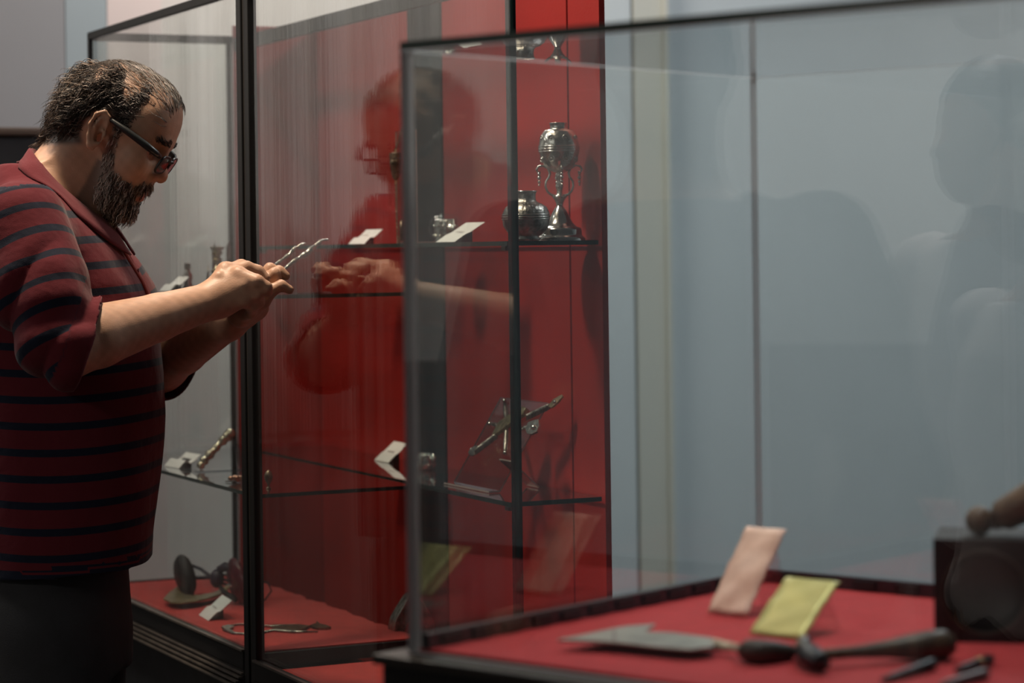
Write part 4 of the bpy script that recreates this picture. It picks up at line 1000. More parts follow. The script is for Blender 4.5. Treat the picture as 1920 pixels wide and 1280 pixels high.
def arms_sdf(s):
    # right forearm and hand
    s.chain([SH_R, EL_R], [0.058, 0.050], 0.03)
    e2 = EL_R + (WR_R-EL_R)*0.22; e3 = EL_R + (WR_R-EL_R)*0.62
    s.chain([EL_R, e2, e3, WR_R], [0.050, 0.0515, 0.039, 0.030], 0.02)
    s.cone(WR_R, HP(440,545,4.03), 0.028, 0.030, 0.015)
    s.cone(HP(405,548,4.02), HP(424,508,4.035), 0.024, 0.0135, 0.012)
    k1, k2, k3, k4 = HP(423,508,4.035), HP(448,514,4.02), HP(460,535,4.012), HP(458,560,4.015)
    for kk in (k1, k2, k3, k4): s.cone(HP(412,560,4.03), kk, 0.026, 0.0135, 0.012)
    s.chain([k1, HP(462,501,4.045), HP(484,508,4.05), HP(499,522,4.05)], [0.0125,0.0105,0.0095,0.0080], 0.006)
    s.chain([HP(430,506,4.05), HP(452,498,4.07), HP(480,506,4.075), HP(492,520,4.07)], [0.0120,0.0105,0.0090,0.0080], 0.006)
    s.chain([k2, HP(482,527,4.005), HP(499,538,4.01), HP(503,548,4.02)], [0.0125,0.0110,0.0095,0.0082], 0.005)
    s.chain([k3, HP(480,550,4.015), HP(486,566,4.035), HP(474,576,4.05)], [0.0125,0.0108,0.0095,0.0080], 0.005)
    s.chain([k4, HP(472,574,4.03), HP(470,588,4.05), HP(460,592,4.062)], [0.0115,0.0098,0.0085,0.0072], 0.005)
    s.chain([HP(418,548,4.055), HP(446,536,4.085), HP(474,538,4.088), HP(492,544,4.075)], [0.018,0.014,0.0115,0.0090], 0.008)
    s.ell(HP(409,516,4.013), (0.006,0.004,0.006), 0.008)
    # left arm and hand, palm up below the right hand
    s.chain([SH_L, EL_L], [0.056,0.048], 0.03)
    f2 = EL_L + (WR_L-EL_L)*0.35
    s.chain([EL_L, f2, WR_L], [0.047,0.043,0.030], 0.02)
    s.cone(WR_L, HP(476,574,4.10), 0.029, 0.026, 0.015)
    s.cone(HP(450,590,4.085), HP(492,562,4.065), 0.022, 0.014, 0.012)
    s.cone(HP(455,585,4.12), HP(490,545,4.105), 0.022, 0.014, 0.012)
    s.chain([HP(492,566,4.062), HP(508,545,4.058), HP(527,535,4.06), HP(543,543,4.065)], [0.0125,0.0105,0.0090,0.0078], 0.006)
    s.chain([HP(491,552,4.085), HP(500,528,4.08), HP(514,513,4.08), HP(520,524,4.08)], [0.0125,0.0110,0.0098,0.0085], 0.006)
    s.chain([HP(490,545,4.105), HP(505,520,4.10), HP(523,509,4.10), HP(535,517,4.10)], [0.0125,0.0110,0.0098,0.0085], 0.006)
    s.chain([HP(484,542,4.122), HP(494,518,4.122), HP(506,503,4.122), HP(518,507,4.122)], [0.0120,0.0105,0.0092,0.0080], 0.006)
    s.chain([HP(452,578,4.135), HP(470,550,4.155), HP(486,532,4.15), HP(500,528,4.14)], [0.018,0.013,0.011,0.0085], 0.008)
    return s
# torso section table: height, front, back, half width (all in the man's frame)
TZ = [0.900, 1.024, 1.115, 1.178, 1.224, 1.296, 1.351, 1.410, 1.450, 1.487, 1.520, 1.550, 1.585, 1.620, 1.650]
TF = [0.092, 0.097, 0.108, 0.114, 0.117, 0.116, 0.112, 0.103, 0.088, 0.066, 0.048, 0.028, 0.000,-0.026,-0.045]
TB = [-0.185,-0.190,-0.195,-0.200,-0.205,-0.215,-0.222,-0.226,-0.226,-0.222,-0.214,-0.203,-0.186,-0.166,-0.150]
TW = [0.190, 0.190, 0.190, 0.190, 0.190, 0.190, 0.190, 0.192, 0.193, 0.192, 0.184, 0.168, 0.140, 0.105, 0.075]
TF, TB, TW, TZ = [np.array(q) for q in (TF, TB, TW, TZ)]
def torso_sdf(s, grow=0.0):
    return s.loft(TZ, (TF+TB)/2, (TF-TB)/2 + grow, TW + grow, k=0.03, p=2.3)
NK0, NK1 = h2m([[-0.038,0,-0.028]])[0], np.array([-0.075,0,1.585],np.float32)
NF0, NF1 = h2m([[0.020,0,-0.075]])[0], np.array([-0.040,0,1.560],np.float32)
body = Sdf()
sl = np.clip((1.08-TZ)/0.10, 0, 1)*0.05
body.loft(TZ, (TF-sl+TB)/2, (TF-sl-TB)/2 - 0.012, TW - 0.012 - sl*0.9, k=0.03, p=2.3)
body.cone(NK0, NK1, 0.057, 0.066, 0.03).cone(NF0, NF1, 0.046, 0.060, 0.03)
body.fn(lambda P: HEAD(m2h(P)), 0.018)
arms_sdf(body)
body.cone((-0.06,0.08,0.98), (-0.055,0.09,0.62), 0.075, 0.06, 0.03).cone((-0.06,-0.08,0.98), (-0.055,-0.09,0.62), 0.075, 0.06, 0.03)
H_ = 0.0034
BV, BF = surface(body, (-0.30,-0.36,0.60), (0.36,0.36,1.90), H_)
BV = relax(BV, BF, 1, 0.35)
# colouring that belongs to the skin itself: scalp under the hair, beard shadow, lips, brows
hp = m2h(BV)
def sst(a, b, x): t = np.clip((x-a)/(b-a), 0, 1); return t*t*(3-2*t)
def hair_mask(h):      # 1 where dense hair grows (sides and back), head frame
    x, y, z = h[:,0], h[:,1], h[:,2]; ay = np.abs(y)
    top = sst(0.100, 0.080, z + 0.10*np.maximum(x, 0) + 0.02*np.sin(x*90))
    front = sst(0.062, 0.040, x + 0.25*np.maximum(0.045-z, -0.02) )
    low = sst(-0.050, -0.030, z - 0.55*np.minimum(x+0.02, 0)*-1 + 0.0)
    earz = sst(0.030, 0.045, np.sqrt((x+0.004)**2 + (z-0.0)**2))
    burn = ((x > 0.002) & (z < 0.03)).astype(float)*sst(0.045,0.030,x)
    m = top*np.where(x > 0.0, front*sst(0.0, 0.02, z), sst(-0.008, 0.006, z + 0.058 - 0.42*(x+0.09)))
    m = np.maximum(m, burn*sst(-0.02,0.0,z)*sst(0.05,0.07,ay))
    return m*earz
def beard_mask(h):
    x, y, z = h[:,0], h[:,1], h[:,2]; ay = np.abs(y)
    line = -0.038 - 0.10*np.maximum(0.06-x, 0)*-0.5
    cheek = sst(0.006, -0.006, z - np.interp(x, [0.012,0.034,0.043,0.055,0.075,0.10,0.12], [0.036,0.030,-0.020,-0.048,-0.055,-0.058,-0.046]))
    m = cheek*sst(0.008, 0.016, x - np.where(z > -0.045, 0.009, 0.0))*sst(-0.155,-0.140,z)*sst(-0.012,-0.004, x + 0.35*(z+0.16))
    mouth = ((x > 0.108) & (ay < 0.020) & (z < -0.060) & (z > -0.083))
    return m*(1-mouth)
near = (hp[:,2] > -0.17) & (np.linalg.norm(hp, axis=1) < 0.19)
hm_ = np.zeros(len(BV)); hm_[near] = hair_mask(hp[near])
crown = np.zeros(len(BV)); cz = near & (hp[:,2] > 0.07); crown[cz] = 0.45*sst(0.075,0.11,hp[cz,2])*sst(0.105,0.07,hp[cz,0])
bm_ = np.zeros(len(BV)); bm_[near] = beard_mask(hp[near])
skin = np.tile(np.array([0.43,0.262,0.180]), (len(BV),1)); nz = 1 + 0.06*np.sin(BV[:,0]*310)*np.sin(BV[:,2]*280) + 0.04*np.sin(BV[:,1]*500+BV[:,2]*90)
skin *= nz[:,None]
face = near & (hp[:,0] > 0.06)
skin[near & (hp[:,0] > 0.125) & (hp[:,2] < 0.0)] *= np.array([1.0,0.84,0.82])
lip = near & (hp[:,0] > 0.108) & (np.abs(hp[:,1]) < 0.02) & (hp[:,2] < -0.061) & (hp[:,2] > -0.083)
skin[lip] = np.array([0.30,0.12,0.09])
hc_ = np.array([0.035,0.026,0.022])
t = np.maximum(hm_*0.92, crown)[:,None]; skin = skin*(1-t) + hc_*t
t = (bm_*0.75)[:,None]; skin = skin*(1-t) + np.array([0.09,0.07,0.06])*t
eye = near & (hp[:,0] > 0.0985) & (np.abs(np.abs(hp[:,1])-0.033) < 0.012) & (np.abs(hp[:,2]-0.003) < 0.0022)
skin[eye] = np.array([0.06,0.035,0.03])
def attr_mat(name, rough, attr='tint', sss=0.0, bump=0.0, bscale=300, spec=0.4, sheen=0.0):
    m = bpy.data.materials.new(name); m.use_nodes = True; nt = m.node_tree; b = nt.nodes['Principled BSDF']
    a = nt.nodes.new('ShaderNodeAttribute'); a.attribute_name = attr; nt.links.new(a.outputs['Color'], b.inputs['Base Color'])
    b.inputs['Roughness'].default_value = rough; b.inputs['Specular IOR Level'].default_value = spec
    if sss: b.inputs['Subsurface Weight'].default_value = sss; b.inputs['Subsurface Radius'].default_value = (0.012,0.005,0.003); b.inputs['Subsurface Scale'].default_value = 0.4
    if bump:
        tc = nt.nodes.new('ShaderNodeTexCoord'); n = nt.nodes.new('ShaderNodeTexNoise'); n.inputs['Scale'].default_value = bscale; nt.links.new(tc.outputs['Object'], n.inputs['Vector'])
        bp = nt.nodes.new('ShaderNodeBump'); bp.inputs['Strength'].default_value = bump; bp.inputs['Distance'].default_value = 0.001
        nt.links.new(n.outputs[0], bp.inputs['Height']); nt.links.new(bp.outputs[0], b.inputs['Normal'])
    return m
M['skin'] = attr_mat('skin', 0.48, sss=0.12, bump=0.25, bscale=420)
man = empty('person', MO); tag(man, 'bearded man in glasses and maroon striped polo examining something in his hands', 'person')
np_obj('body', BV, BF, M['skin'], man, True, {'tint': skin})

# ---- hair and beard strands
def strands(root, n_step, seg, flow, lift, curl, rnd, rad, col, clump=False):
    """grow strands from points on the head (head frame); returns tube mesh arrays"""
    n = len(root); P = root.copy(); pts = [P.copy()]
    ph = rnd.uniform(0, 6.28, n); fr = rnd.uniform(0.7, 1.5, n)*curl[1]; D = None
    if clump:
        cell = np.floor(root*np.array([70,55,70])); hsh = np.abs(np.sin(cell @ np.array([12.9898,78.233,37.719]))*43758.5453) % 1.0
        ph = hsh*6.28 + rnd.normal(0, 0.55, n); fr = (0.45 + 0.55*((hsh*7.3) % 1.0))*curl[1]*rnd.uniform(0.92,1.08,n)
    side = np.zeros((n,3), np.float32)
    for k in range(n_step):
        d = HEAD(P); g = grad(HEAD, P)
        fl = flow(P, k/n_step)
        fl = fl - g*np.sum(fl*g, 1, keepdims=True)*np.clip(1 - d/0.03, 0, 1)[:,None]
        fl /= np.linalg.norm(fl, axis=1, keepdims=True) + 1e-6
        sd = np.cross(fl, g); w = np.sin(ph + fr*k)[:,None]*curl[0]; w2 = np.cos(ph*1.7 + fr*k)[:,None]*curl[0]*0.7
        want = lift*(0.25 + 0.75*(k+1)/n_step)
        step = fl + sd*w + g*(w2 + np.clip((want - d)/0.006, -1.2, 1.0)[:,None]*0.7)
        step /= np.linalg.norm(step, axis=1, keepdims=True) + 1e-6
        D = step if D is None else 0.45*D + 0.55*step
        P = P + D*seg[:,None]; dd = HEAD(P); P = P + grad(HEAD, P)*np.clip(0.0008 - dd, 0, 0.02)[:,None]
        pts.append(P.copy())
    Q = np.stack(pts, 1); m = Q.shape[1]          # n, m, 3
    T = np.gradient(Q, axis=1); T /= np.linalg.norm(T, axis=2, keepdims=True) + 1e-9
    U = np.cross(T, np.array([0.3,0.5,0.81])); U /= np.linalg.norm(U, axis=2, keepdims=True) + 1e-9; Wv = np.cross(T, U)
    R = rad[:,None]*np.interp(np.arange(m)/(m-1), [0,0.7,1], [1,0.9,0.25])[None]
    ring = [Q + U*(math.cos(a)*R)[...,None] + Wv*(math.sin(a)*R)[...,None] for a in (0, 2.0944, 4.18879)]
    V = np.stack(ring, 2).reshape(-1,3)           # n,m,3ring
    base = (np.arange(n)[:,None]*m + np.arange(m-1)[None])*3
    F = []
    for k in range(3): F.append(np.stack([base+k, base+(k+1) % 3, base+3+(k+1) % 3, base+3+k], -1).reshape(-1,4))
    return h2m(V), np.concatenate(F), np.repeat(col, m*3, axis=0)
def seed_on_head(n, maskf, rnd, er=0.036):
    out = []; tot = 0
    while tot < n:
        d = rnd.normal(size=(n*3,3)); d /= np.linalg.norm(d, axis=1, keepdims=True)
        P = (d*np.array([0.125,0.095,0.13]) + np.array([0.02,0,0.0])).astype(np.float32)
        for _ in range(5): P = P - grad(HEAD, P)*HEAD(P)[:,None]*0.9
        m = maskf(P); k = (rnd.uniform(size=len(P)) < m) & (np.abs(HEAD(P)) < 0.002) & (np.sqrt((P[:,0]+0.004)**2 + (P[:,2]-0.002)**2 + (0.6*(np.abs(P[:,1])-0.088))**2) > er)
        out.append(P[k]); tot += k.sum()
        if len(out) > 40: break
    return np.concatenate(out)[:n].astype(np.float32)
rnd = np.random.RandomState(11)
def hair_flow(P, t):
    x, y, z = P[:,0:1], P[:,1:2], P[:,2:3]
    f = np.concatenate([-1.0 - 0*x, 0*y, -0.15 - 0.75*sst(0.03,-0.09,x) - 0.3*t + 0*z], 1)
    return f.astype(np.float32)
def build_hair():
    parts = []
    r = seed_on_head(4600, lambda P: hair_mask(P), rnd); n = len(r)
    back = sst(0.03, -0.06, r[:,0]); L = rnd.uniform(0.6,1.25,n)*(0.020 + 0.080*back)
    g = rnd.uniform(0,1,n); grey = np.where(rnd.uniform(size=n) < 0.14 + 0.30*(r[:,0] > 0.015), 1.0, 0.0)*rnd.uniform(0.4,1,n)
    brown = (rnd.uniform(size=n) < 0.4)*back
    col = np.array([0.016,0.013,0.012])*(0.7+0.7*g[:,None]) + grey[:,None]*np.array([0.30,0.27,0.25]) + brown[:,None]*np.array([0.075,0.048,0.030])
    # locks: strands share curl phase with their neighbours so that waves clump
    parts.append(strands(r, 14, L/14, hair_flow, 0.004 + 0.032*back*rnd.uniform(0.1,1.0,n), (1.25,0.95), rnd, rnd.uniform(0.0004,0.00075,n), col, clump=True))
    # thin combed hair over the crown
    def topm(P): return ((P[:,2] > 0.055) & (P[:,0] > -0.09) & (P[:,0] < 0.112))*np.where(np.abs(P[:,1]) < 0.05, 0.8, 0.55*(P[:,0] < 0.075))*sst(0.045,0.10,P[:,2] + 0.35*P[:,0]*(P[:,0] > 0.05))
    r = seed_on_head(820, topm, rnd); n = len(r); g = rnd.uniform(0,1,n)
    gr = (rnd.uniform(size=n) < 0.55)*rnd.uniform(0.4,1,n)*sst(-0.02,0.05,r[:,0])
    col = np.array([0.035,0.026,0.02])*(0.7+0.8*g[:,None]) + gr[:,None]*np.array([0.26,0.25,0.24])
    def tf(P, t): return np.concatenate([-0.9 + 0*P[:,:1], -0.35*np.sign(P[:,1:2]), -0.1 + 0*P[:,:1]], 1).astype(np.float32)
    def tf2(P, t): return np.concatenate([0.9 + 0*P[:,:1], 0.25*np.sign(P[:,1:2]), -0.4 + 0*P[:,:1]], 1).astype(np.float32)
    parts.append(strands(r, 9, rnd.uniform(0.035,0.060,n)/9, tf, 0.002 + 0.003*rnd.uniform(size=n), (0.30,0.7), rnd, rnd.uniform(0.0003,0.0006,n), col))
    # forelock hugging the top of the forehead
    r = seed_on_head(90, lambda P: ((P[:,0] > 0.04) & (P[:,0] < 0.095) & (np.abs(P[:,1]) < 0.030) & (P[:,2] > 0.07)).astype(float), rnd); n = len(r); g = rnd.uniform(0,1,n)
    col = np.array([0.05,0.045,0.04])*(0.7+0.8*g[:,None]) + (rnd.uniform(size=n) < 0.6)[:,None]*np.array([0.22,0.21,0.20])
    parts.append(strands(r, 9, rnd.uniform(0.020,0.042,n)/9, tf2, 0.002 + 0.003*rnd.uniform(size=n), (0.22,0.7), rnd, rnd.uniform(0.0005,0.0008,n), col))
    # eyebrows
    r = seed_on_head(150, lambda P: ((P[:,0] > 0.09) & (np.abs(P[:,2]-0.030) < 0.006) & (np.abs(P[:,1]) > 0.012) & (np.abs(P[:,1]) < 0.05)).astype(float), rnd); n = len(r)
    def bf(P, t): return np.concatenate([0.1 + 0*P[:,:1], 0.9*np.sign(P[:,1:2]), 0.3 + 0*P[:,:1]], 1).astype(np.float32)
    parts.append(strands(r, 5, rnd.uniform(0.008,0.014,n)/5, bf, 0.004 + 0*rnd.uniform(size=n), (0.2,0.7), rnd, rnd.uniform(0.0005,0.0008,n), np.tile(np.array([0.03,0.024,0.02]), (n,1))))
    return parts
def join_parts(parts):
    V, F, C, k = [], [], [], 0
    for v, f, c in parts: V.append(v); F.append(f+k); C.append(c); k += len(v)
    return np.concatenate(V), np.concatenate(F), np.concatenate(C)
M['hair'] = attr_mat('hair', 0.55, spec=0.25)
V, F, C = join_parts(build_hair()); o = np_obj('hair', V, F, M['hair'], man, True, {'tint': C}); o['kind'] = 'stuff'; o['label'] = 'thinning dark hair streaked with grey'
def build_beard():
    r = seed_on_head(3600, beard_mask, rnd, 0.023); n = len(r)
    # longer towards the chin, greyer on the cheek
    chin = sst(-0.05,-0.11,r[:,2]); L = rnd.uniform(0.7,1.25,n)*(0.016 + 0.040*chin)
    must = (r[:,0] > 0.10) & (r[:,2] > -0.066); L[must] = rnd.uniform(0.012,0.020,must.sum())
    sd = sst(0.075,0.045,r[:,0]); pg = np.clip(0.50 + 0.40*sd, 0, 0.9); grey = (rnd.uniform(size=n) < pg)*rnd.uniform(0.35,1,n)
    col = np.array([0.042,0.032,0.026])*(0.7+0.9*rnd.uniform(size=(n,1))) + grey[:,None]**1.5*np.array([0.72,0.67,0.62])
    def fl(P, t):
        return np.concatenate([0.05 - 0.35*sst(0.10,0.03,P[:,0:1])*0 + 0*P[:,:1], 0.30*np.sign(P[:,1:2])*(1-2*t), -1.0 + 0*P[:,:1]], 1).astype(np.float32)
    return [strands(r, 9, L/9, fl, 0.004 + 0.012*rnd.uniform(size=n), (1.7,1.5), rnd, rnd.uniform(0.0005,0.0009,n), col)]
V, F, C = join_parts(build_beard()); o = np_obj('beard', V, F, M['hair'], man, True, {'tint': C}); o['kind'] = 'stuff'; o['label'] = 'full curly grey and black beard'

# ---- shirt
def stripe_mat(name):
    m = bpy.data.materials.new(name); m.use_nodes = True; nt = m.node_tree; b = nt.nodes['Principled BSDF']; nd = nt.nodes; lk = nt.links
    a = nd.new('ShaderNodeAttribute'); a.attribute_name = 'band'
    fr = nd.new('ShaderNodeMath'); fr.operation = 'FRACT'; lk.new(a.outputs['Fac'], fr.inputs[0])
    r = nd.new('ShaderNodeValToRGB'); r.color_ramp.interpolation = 'LINEAR'; e = r.color_ramp.elements
    red, navy = (0.090,0.009,0.015,1), (0.006,0.009,0.021,1)
    e[0].position = 0.0; e[0].color = red; e[1].position = 0.345; e[1].color = red
    for p, c in ((0.365, navy), (0.635, navy), (0.655, red)): q = e.new(p); q.color = c
    lk.new(fr.outputs[0], r.inputs[0])
    pl = nd.new('ShaderNodeMath'); pl.operation = 'LESS_THAN'; pl.inputs[1].default_value = -50; lk.new(a.outputs['Fac'], pl.inputs[0])
    mx = nd.new('ShaderNodeMix'); mx.data_type = 'RGBA'; lk.new(pl.outputs[0], mx.inputs[0]); lk.new(r.outputs[0], mx.inputs[6]); mx.inputs[7].default_value = red
    lk.new(mx.outputs[2], b.inputs['Base Color'])
    b.inputs['Roughness'].default_value = 0.9; b.inputs['Specular IOR Level'].default_value = 0.2; b.inputs['Sheen Weight'].default_value = 0.10; b.inputs['Sheen Roughness'].default_value = 0.4
    tc = nd.new('ShaderNodeTexCoord'); n = nd.new('ShaderNodeTexNoise'); n.inputs['Scale'].default_value = 700; lk.new(tc.outputs['Object'], n.inputs['Vector'])
    n2 = nd.new('ShaderNodeTexNoise'); n2.inputs['Scale'].default_value = 14; n2.inputs['Detail'].default_value = 3; lk.new(tc.outputs['Object'], n2.inputs['Vector'])
    bp = nd.new('ShaderNodeBump'); bp.inputs['Strength'].default_value = 0.35; bp.inputs['Distance'].default_value = 0.001; lk.new(n.outputs[0], bp.inputs['Height'])
    b2 = nd.new('ShaderNodeBump'); b2.inputs['Strength'].default_value = 0.35; b2.inputs['Distance'].default_value = 0.02; lk.new(n2.outputs[0], b2.inputs['Height']); lk.new(bp.outputs[0], b2.inputs['Normal'])
    lk.new(b2.outputs[0], b.inputs['Normal']); return m
M['polo'] = stripe_mat('polo')
M['polo_plain'] = mat('polo_plain', (0.090,0.009,0.015), 0.9, bump=0.4, bscale=500, sheen=0.10, spec=0.2)
shirt = Sdf(); torso_sdf(shirt, 0.0)
shirt.cone(SH_R*0.75 + np.array([-0.09,-0.10,1.52])*0.25, SH_R + (EL_R-SH_R)*0.10, 0.075, 0.072, 0.035)
shirt.cone(SH_L*0.75 + np.array([-0.09,0.10,1.52])*0.25, SH_L + (EL_L-SH_L)*0.10, 0.075, 0.070, 0.035)
def folds(P):
    x, y, z = P[:,0], P[:,1], P[:,2]
    v = 0.0035*np.sin(26*y + 7*x + 3*np.sin(5*z))*sst(1.40,1.10,z)*sst(-0.05,0.06,x)            # vertical drapes on the belly
    v += 0.004*np.sin(34*(z + 0.9*x) + 4*y)*sst(1.36,1.46,z)*sst(-0.02,-0.12,y)                 # pulls from the armhole
    v += 0.003*np.sin(40*z + 10*x)*sst(-0.10,-0.2,x)
    return v
V, F = surface(lambda P: shirt(P) - folds(P), (-0.31,-0.30,0.90), (0.19,0.30,1.70), 0.0055)
V = relax(V, F, 2, 0.5)
nkp = (V[:,2] - 1.556) - (-1.06)*(V[:,0]-0.020)      # tilted neckline plane: keep below it
hz_ = 0.974 + 0.05*(V[:,0]+0.05)
V, F, _ = keep(V, F, (nkp < 0.0) & (V[:,2] > hz_ - 0.0065))
hz_ = 0.974 + 0.05*(V[:,0]+0.05); V[:,2] = np.maximum(V[:,2], hz_)
band = 0.5 + (V[:,2] - 0.05*V[:,0]*0.6 - 1.276 + 0.012*np.cos(V[:,0]*9))/0.0430
band = np.where(V[:,2] < 0.990 + 0.05*(V[:,0]+0.05), np.floor(band) + 0.5, band)
band = np.where(V[:,2] > 1.61, -99, band)
o = np_obj('shirt', V, F, M['polo'], man, True, {'band': band}); sd = o.modifiers.new('thick', 'SOLIDIFY'); sd.thickness = 0.003; sd.offset = 1
shirt_o = o
def sleeve(SH, EL, EN, t1, side, name='sleeve'):
    ax = (EL-SH)/np.linalg.norm(EL-SH); Ls = np.linalg.norm(EL-SH)
    fo = (EN-EL)/np.linalg.norm(EN-EL)
    s = Sdf(); s.chain([SH, SH + ax*Ls*0.5, EL, EL + fo*0.09], [0.079, 0.076, 0.0595, 0.0575], 0.03)
    up = np.array([0,0,1.0])
    def fold(P):
        q = P - SH; t = q @ ax; f = (P-EL) @ fo
        r = 0.015*(np.abs(np.sin(26*t + 2.0*np.sin(13*q[:,0]) + 7*q[:,2] + 3*q[:,1]))**0.7 - 0.5)*sst(0.04,0.13,t)*sst(0.06,0.02,f)
        r += 0.0035*np.sin(95*t - 18*q[:,0])*sst(0.10,0.2,t)*sst(0.06,0.02,f)
        return r
    lo = np.minimum(np.minimum(SH,EL), EL+fo*0.1) - 0.11; hi = np.maximum(np.maximum(SH,EL), EL+fo*0.1) + 0.11
    V, F = surface(lambda P: s(P) - fold(P), lo, hi, 0.0042)
    V = relax(V, F, 2, 0.5)
    cn = ax*0.75 + fo; cn = cn/np.linalg.norm(cn)
    cut = (V-EL) @ cn; shc = (V-SH) @ ax
    km = (cut < t1 + 0.005) & (shc > -0.035)
    V, F, _ = keep(V, F, km); cut = (V-EL) @ cn
    V = (V - cn[None]*np.maximum(cut - t1, 0)[:,None]).astype(np.float32); cut = (V-EL) @ cn
    tt = (V-SH) @ ax + 0.35*np.maximum(cut, 0)
    b = 0.5 + (tt - 0.012)/0.0430 + 0.06*np.sin((V[:,2]+V[:,1])*30)
    b = np.where(cut > t1 - 0.036, -99, b)
    o = np_obj(name, V, F, M['polo'], shirt_o, True, {'band': b}); sd = o.modifiers.new('thick', 'SOLIDIFY'); sd.thickness = 0.0035; sd.offset = 1
    return o
sleeve(SH_R, EL_R, WR_R, 0.035, -1); sleeve(SH_L, EL_L, WR_L, 0.030, 1)
def collar():
    c = np.array([-0.038,0,1.607]); a = np.array([0.0525,0,-0.0575]); a_l = np.linalg.norm(a); au = a/a_l; b = np.array([0,1.0,0]); nrm = np.array([0.74,0,0.67])
    n = 64; rows = []; vs = []; fs = []
    for i in range(n+1):
        th = -math.pi*0.955 + 2*math.pi*0.955*i/n       # 0 = nape, ends meet at the throat
        ca, sa = math.cos(th), math.sin(th)
        rad = -au*ca*(a_l+0.004) + b*sa*0.071; out = -au*ca*0.6 + b*sa; out = out/np.linalg.norm(out)
        base = c + rad; fr = (1-ca)/2                      # 0 nape .. 1 throat
        fall = 0.042 + 0.006*fr**3; 
        prof = [(-0.004,-0.016),(0.0,0.004),(0.004,0.010),(0.010,0.006),(0.019,-0.35*fall),(0.026,-0.75*fall),(0.030,-fall)]
        for (u, w) in prof: vs.append(base + out*u + np.array([0.15,0,1.0])*w + au*(0.006*fr**4 if w < -0.02 else 0))
    m = 7; vs = np.array(vs, np.float32); idx = np.arange(len(vs)) % m
    for _ in range(3):
        dd = shirt(vs); want = np.where(idx >= 3, 0.007, -1.0); mv = np.clip(want - dd, 0, 0.05)
        vs = vs + grad(shirt, vs, 0.003)*mv[:,None]
    for i in range(n):
        for k in range(m-1): q = i*m+k; fs.append((q, q+1, q+m+1, q+m))
    o = np_obj('collar', np.array(vs), np.array(fs), M['polo_plain'], shirt_o, True); sd = o.modifiers.new('thick', 'SOLIDIFY'); sd.thickness = 0.003; sd.offset = 0
collar()
# placket strip down the chest front
def placket():
    vs = []; fs = []; zz = np.linspace(1.37, 1.545, 18)
    for z in zz:
        fx = float(np.interp(z, TZ, TF))
        for y in (-0.018, 0.018): vs.append((fx+0.004, y, z))
    for i in range(17): fs.append((2*i, 2*i+1, 2*i+3, 2*i+2))
    o = np_obj('placket', np.array(vs), np.array(fs), mat('placket', (0.20,0.022,0.014), 0.9), shirt_o, True); sd = o.modifiers.new('thick', 'SOLIDIFY'); sd.thickness = 0.004; sd.offset = 0
    for z in (1.42, 1.47, 1.52):
        fx = float(np.interp(z, TZ, TF)); MB().lathe([(0,0),(0.005,0),(0.005,0.0015),(0,0.002)], 12, origin=(fx+0.006,0,z), rot=Matrix.Rotation(math.pi/2,3,'Y')).build('button', M['oxblood'], shirt_o)
placket()
# trousers, belt line and shoes
tr = Sdf(); tr.loft([0.80,0.86,0.93,1.00,1.08], [-0.062,-0.064,-0.066,-0.066,-0.064], [0.120,0.126,0.126,0.124,0.122], [0.172,0.178,0.178,0.174,0.172], k=0.02)
for y in (-0.098, 0.098):
    tr.chain([(-0.055,y,0.88),(-0.05,y*1.02,0.50),(-0.075,y*1.05,0.09)], [0.098,0.078,0.060], 0.03)
def tfold(P): return 0.004*np.sin(30*P[:,2]+14*P[:,1])*sst(0.6,0.4,P[:,2]) + 0.004*np.sin(24*P[:,1]+10*P[:,2])
V, F = surface(lambda P: tr(P) - tfold(P), (-0.24,-0.24,0.0), (0.14,0.24,1.10), 0.010); V = relax(V, F, 2, 0.5)
V, F, _ = keep(V, F, (V[:,2] > 0.045) & (V[:,2] < 1.07))
np_obj('trousers', V, F, mat('trousers', (0.010,0.011,0.014), 0.85, noise=0.2, bump=0.3, bscale=400), man, True)
for y in (-0.105, 0.105):
    s = Sdf(); s.ell((-0.09,y,0.045), (0.055,0.042,0.046)).ell((0.0,y,0.036), (0.10,0.044,0.036), 0.03).ell((0.06,y,0.030), (0.075,0.046,0.030), 0.03).cone((-0.08,y,0.06), (-0.075,y,0.13), 0.042, 0.044, 0.02)
    s.fn(lambda P: P[:,2] - 0.002, 0.004, '-') if False else None
    V, F = surface(s, (-0.17,y-0.08,-0.02), (0.16,y+0.08,0.16), 0.008); V[:,2] = np.maximum(V[:,2], 0.001)
    np_obj('shoe', V, F, mat('shoe_leather', (0.012,0.010,0.009), 0.4), man, True)
